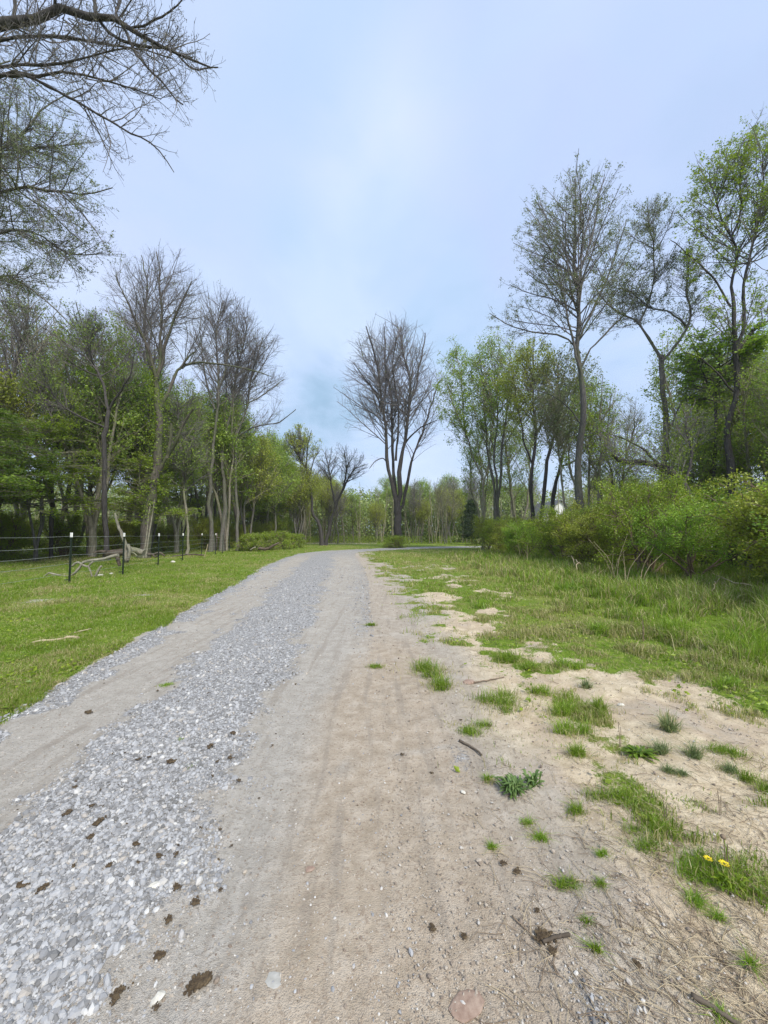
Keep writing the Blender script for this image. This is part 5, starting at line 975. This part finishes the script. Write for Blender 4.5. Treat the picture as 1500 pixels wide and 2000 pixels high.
TF = [(982, 1375, 95, 38, 'grass', 'broad low grass tuft on the sand right of the brown dirt'), (1094, 1390, 38, 45, 'grass_lush', 'upright bright tuft in the middle of the sandy patch'), (1120, 1430, 55, 45, 'grass_lush', 'bright grass tuft just below the upright bright one'),
      (1133, 1475, 42, 34, 'grass', 'small tuft trailing below the bright middle tufts'), (1200, 1560, 100, 32, 'grass', 'wide sparse patch of grass in the lower middle sand'), (1050, 1355, 45, 28, 'grass', 'weedy tuft left of the upright bright tuft'), (1172, 1385, 28, 46, 'grass', 'narrow tuft right of the upright bright tuft'),
      (1305, 1425, 22, 58, 'grass_bluish', 'tall thin bluish tuft on the right-hand sand'), (1352, 1478, 22, 44, 'grass_bluish', 'bluish tuft between the tall thin one and the right edge'), (1278, 1468, 30, 38, 'grass_bluish', 'bluish tuft next to the flat dark weed'),
      (1415, 1505, 22, 26, 'grass_bluish', 'short bluish tuft nearest the right edge of the sand'), (1327, 1515, 14, 22, 'grass_bluish', 'tiny bluish tuft below the pair of tall ones'), (1305, 1505, 14, 24, 'grass_bluish', 'tiny bluish tuft left of its twin'), (1143, 1340, 16, 28, 'grass_bluish', 'small bluish tuft at the top of the pale sand'),
      (838, 1312, 70, 38, 'grass', 'drooping grey-green tuft at the edge of the brown dirt'), (860, 1342, 50, 36, 'grass', 'second drooping tuft beside the brown dirt'), (920, 1420, 65, 20, 'grass', 'flat mossy patch of grass above the curved stick'), (1000, 1290, 70, 34, 'grass', 'thick tuft at the top left of the sandy patch'),
      (1100, 1302, 48, 30, 'grass_lush', 'dense tuft at the top middle of the sandy patch'), (1045, 1308, 42, 26, 'grass', 'low tuft left of the dense top middle one'), (1132, 1592, 34, 26, 'grass', 'small round tuft in the lower middle sand'), (1185, 1672, 20, 16, 'grass_lush', 'tiny bright tuft above the litter'),
      (1242, 1640, 68, 28, 'grass', 'sparse tuft in the brown litter'), (1368, 1705, 110, 40, 'grass_lush', 'large leafy clump with yellow dandelions near the right edge'), (1360, 1760, 38, 30, 'grass_lush', 'bright tuft below the dandelion clump'), (1398, 1785, 22, 24, 'grass_lush', 'small bright tuft farther below the dandelion clump'),
      (1105, 1722, 46, 22, 'grass', 'low tuft on the dirt right of the tall manure piece'), (1168, 1724, 18, 18, 'grass', 'tiny tuft right of the low dirt tuft'), (1162, 1852, 16, 22, 'grass', 'lone small sprout right of the largest manure heap'), (1150, 1800, 18, 16, 'grass', 'faint sprout above the lone small one'),
      (1050, 1632, 26, 22, 'grass_lush', 'lower tuft of the pair on the dirt edge'), (1034, 1608, 22, 16, 'grass_lush', 'upper tuft of the pair on the dirt edge'), (962, 1652, 14, 18, 'grass_lush', 'isolated tiny tuft on the brown dirt'), (961, 1525, 16, 20, 'grass_lush', 'small dark tuft left of the grey-green weed'),
      (1472, 1880, 22, 30, 'grass_lush', 'bright leaf sprig at the right edge near the bottom'), (1425, 1990, 30, 24, 'grass_lush', 'bright green sprig at the bottom right corner'), (1440, 1480, 70, 26, 'grass', 'flat grass patch at the right edge of the sand'), (1490, 1530, 46, 40, 'grass', 'tuft cut by the right edge of the picture'),
      (1425, 1345, 55, 40, 'grass_lush', 'bright tuft at the upper right of the sandy patch'), (316, 1340, 30, 10, 'grass_lush', 'green sprig lying alone on the left wheel track'), (352, 1452, 16, 8, 'grass_lush', 'green speck of grass on the upper gravel strip'), (370, 1503, 22, 8, 'grass', 'faint green strand on the gravel midway up'),
      (740, 1303, 30, 12, 'grass', 'thin weed at the right edge of the gravel'), (722, 1222, 22, 10, 'grass', 'small weed farther up the right gravel edge'), (1300, 1240, 70, 70, 'grass_lush', 'tall arching grass clump at the thicket edge'), (1435, 1280, 110, 95, 'grass_lush', 'tallest arching grass clump at the right edge of the meadow'),
      (1165, 1235, 55, 38, 'grass_lush', 'dark green clump in the meadow left of the arching clumps'), (1090, 1160, 60, 36, 'grass_lush', 'round green clump in the meadow below the tallest tree'), (950, 1185, 45, 22, 'grass_lush', 'bright green clump near the upper sandy scrape'), (1240, 1145, 60, 34, 'grass_lush', 'low clump beside the pale dead stems')]
M['grass_bluish'] = leafmat('grass_bluish', [(.10, .15, .06), (.16, .22, .09), (.24, .29, .13)], .3, 1)
for (px, py, w, h_, mt, lab) in TF: tuft('grass_tuft', lab, px, py, w, h_, mt, lean=1.0 if h_ > 30 else 1.3)
def rosette(label, px, py, wpx, hpx, matn, nl=26, flowers=(), narrow=.15):
    p = G(px, py); s_ = p[1] / F; w = wpx * s_ * .5; h_ = hpx * s_; z = float(height([p[0]], [p[1]])[0]); t = thing('weed', label, 'weed', (p[0], p[1], z)); m_ = MB(); V = []; Fc = []
    for q in range(nl):
        a = rng.uniform(0, 6.28); L = w * rng.uniform(.5, 1.0); e = rng.uniform(.15, .9); d = np.array([math.cos(a), math.sin(a), 0]); sd_ = np.array([-math.sin(a), math.cos(a), 0]); wd = L * narrow; c0 = rng.normal(0, .2 * w, 3) * [1, .5, 0]
        pr = [c0 + d * L * t_ + UP * (h_ * e * math.sin(t_ * 2.2)) for t_ in (0, .3, .6, .85, 1)]; ws = [.15, .7, 1, .6, .02]; o_ = len(V)
        for pp, ww in zip(pr, ws): V += [pp - sd_ * wd * ww, pp + UP * -.15 * wd * ww, pp + sd_ * wd * ww]
        for k in range(4): Fc += [[o_ + 3 * k, o_ + 3 * k + 1, o_ + 3 * k + 4, o_ + 3 * k + 3], [o_ + 3 * k + 1, o_ + 3 * k + 2, o_ + 3 * k + 5, o_ + 3 * k + 4]]
    m_.add(V, Fc, 0, True); obj('leaves', m_.mesh('leaves', [M[matn]]), t)
    for fx, fy, sz in flowers:
        fm = MB(); q = np.array([fx, fy, 0.]); fm.tubes(np.array([[*q[:2], 0], [q[0] + .004, q[1], .03], [q[0], q[1], .055]]), np.array([.0018, .0015, .0013]), 5, 0)
        for rr in range(26):
            a = rr * 2.4; r_ = sz * .5 * math.sqrt((rr + 1) / 26); c = q + np.array([math.cos(a) * r_, math.sin(a) * r_, .055 + .004 * (1 - r_ / sz)]); dd = np.array([math.cos(a), math.sin(a), .25]) * sz * .3; sdv = np.array([-math.sin(a), math.cos(a), 0]) * sz * .07
            fm.add([c - sdv, c + sdv, c + dd + sdv, c + dd - sdv], [[0, 1, 2, 3]], 1, False)
        obj('flower', fm.mesh('flower', [M['leaf_green'], M['yellow']]), t)
    return t
M['leaf_weed'] = leafmat('leaf_weed', [(.06, .12, .03), (.11, .18, .05), (.18, .26, .08)], .25, 3)
rosette('grey-green feathery weed on the dirt edge', 1002, 1545, 62, 26, 'leaf_weed', 130, narrow=.08)
rosette('broad leaved grey-green weed right of the feathery one', 1043, 1535, 44, 30, 'leaf_weed', 30, narrow=.17)
rosette('flat dark green weed among the bluish tufts', 1250, 1474, 64, 14, 'leaf_dark', 80, narrow=.09)
rosette('dandelion plant with two yellow flowers in the leafy clump', 1425, 1730, 58, 20, 'leaf_green', 110, [(-.035, .06, .022), (.012, .035, .026)], narrow=.10)
# dead flower stalks
for q, (px, py, hpx, lab) in enumerate([(1418, 1712, 70, 'brown seed stalk rising from the dandelion clump'), (1210, 1455, 45, 'single grey stalk standing on the sand left of the flat dark weed'), (1405, 1590, 45, 'thin brown stalk on the right-hand sand'), (1298, 1600, 42, 'thin brown stalk left of the other one on the sand'), (1256, 1250, 50, 'thin dark stalk standing in the tall meadow grass')]):
    p = G(px, py); h_ = hpx * p[1] / F; t = MB()
    for s_ in range(2): t.tubes(np.array([[.008 * s_, 0, 0], [.01 * s_ + .004, .004, h_ * .5], [.016 * s_ - .004, 0, h_ * (1 - .2 * s_)]]), np.array([.0022, .0018, .0014]) * max(1, p[1] / 2.5), 5)
    if q == 0: t.add(IV * np.array([.012, .012, .01]) + np.array([-.004, 0, h_]), IF, 0, True)
    tag(obj('dead_stalk', t.mesh('dead_stalk', [M['twigs_brown']]), None, (p[0], p[1], float(height([p[0]], [p[1]])[0]))), lab, 'stalk')
# ------------------------------------------------------------------ house behind the trees
hx, hy = (1095 - 750) / F * 54, 54; t = thing('white_house', 'white gabled house glimpsed through the trees above the thicket', 'house', (hx, hy, 0))
wd_, dp, ev, pk = 6.4, 8.0, 2.9, 6.1
mb = MB(); mb.add([[-wd_ / 2, 0, 0], [wd_ / 2, 0, 0], [wd_ / 2, 0, ev], [0, 0, pk], [-wd_ / 2, 0, ev], [-wd_ / 2, dp, 0], [wd_ / 2, dp, 0], [wd_ / 2, dp, ev], [0, dp, pk], [-wd_ / 2, dp, ev]], np.array([[0, 1, 2, 4], [5, 9, 7, 6], [0, 4, 9, 5], [1, 6, 7, 2]]), 0, False)
mb.f.append(np.array([[4, 2, 3], [9, 8, 7]])); mb.m.append(np.zeros(2)); mb.sm.append(np.full(2, False))
for k in range(20): mb.box((0, -.012, .2 + k * .2), (wd_, .02, .03))
obj('wall', mb.mesh('wall', [M['siding']]), t)
mb = MB()
for s_ in (-1, 1):
    a_ = [[0, -.3, pk + .12], [0, dp + .3, pk + .12], [s_ * (wd_ / 2 + .35), dp + .3, ev - .25], [s_ * (wd_ / 2 + .35), -.3, ev - .25]]; V = a_ + [[v[0], v[1], v[2] - .1] for v in a_]
    mb.add(V, [[0, 1, 2, 3], [7, 6, 5, 4], [0, 3, 7, 4], [3, 2, 6, 7], [2, 1, 5, 6]], 0, False)
obj('roof', mb.mesh('roof', [M['roof']]), t)
for wx, wz in ((-1.6, 1.4), (1.6, 1.4), (0, 3.7)):
    mb = MB(); mb.box((wx, -.04, wz), (.8, .06, 1.1)); w_ = obj('window', mb.mesh('window', [M['siding']]), t); mb = MB(); mb.box((wx, -.08, wz), (.62, .03, .92)); obj('pane', mb.mesh('pane', [M['glass']]), w_)
# ------------------------------------------------------------------ thin spring haze
HAZE = 0.0005
hm = bpy.data.materials.new('haze'); hm.use_nodes = True; hn = NT(hm.node_tree); hn.N.clear(); ho = hn.n('ShaderNodeOutputMaterial')
pv = hn.n('ShaderNodeVolumePrincipled', i_Color=(.88, .90, .94), i_Density=HAZE, i_Anisotropy=.2); hn.L.new(pv.outputs[0], ho.inputs['Volume'])
mb = MB(); mb.box((0, 600, 12.0), (1820, 1820, 26.6)); tag(obj('haze', mb.mesh('haze', [hm])), 'thin pale haze softening the far tree line', 'haze', kind='stuff')
print('objects', len(bpy.data.objects))
for k_, t_ in PR.items():
    if k_ not in used:
        for c_ in list(t_.children): bpy.data.objects.remove(c_)
        bpy.data.objects.remove(t_)
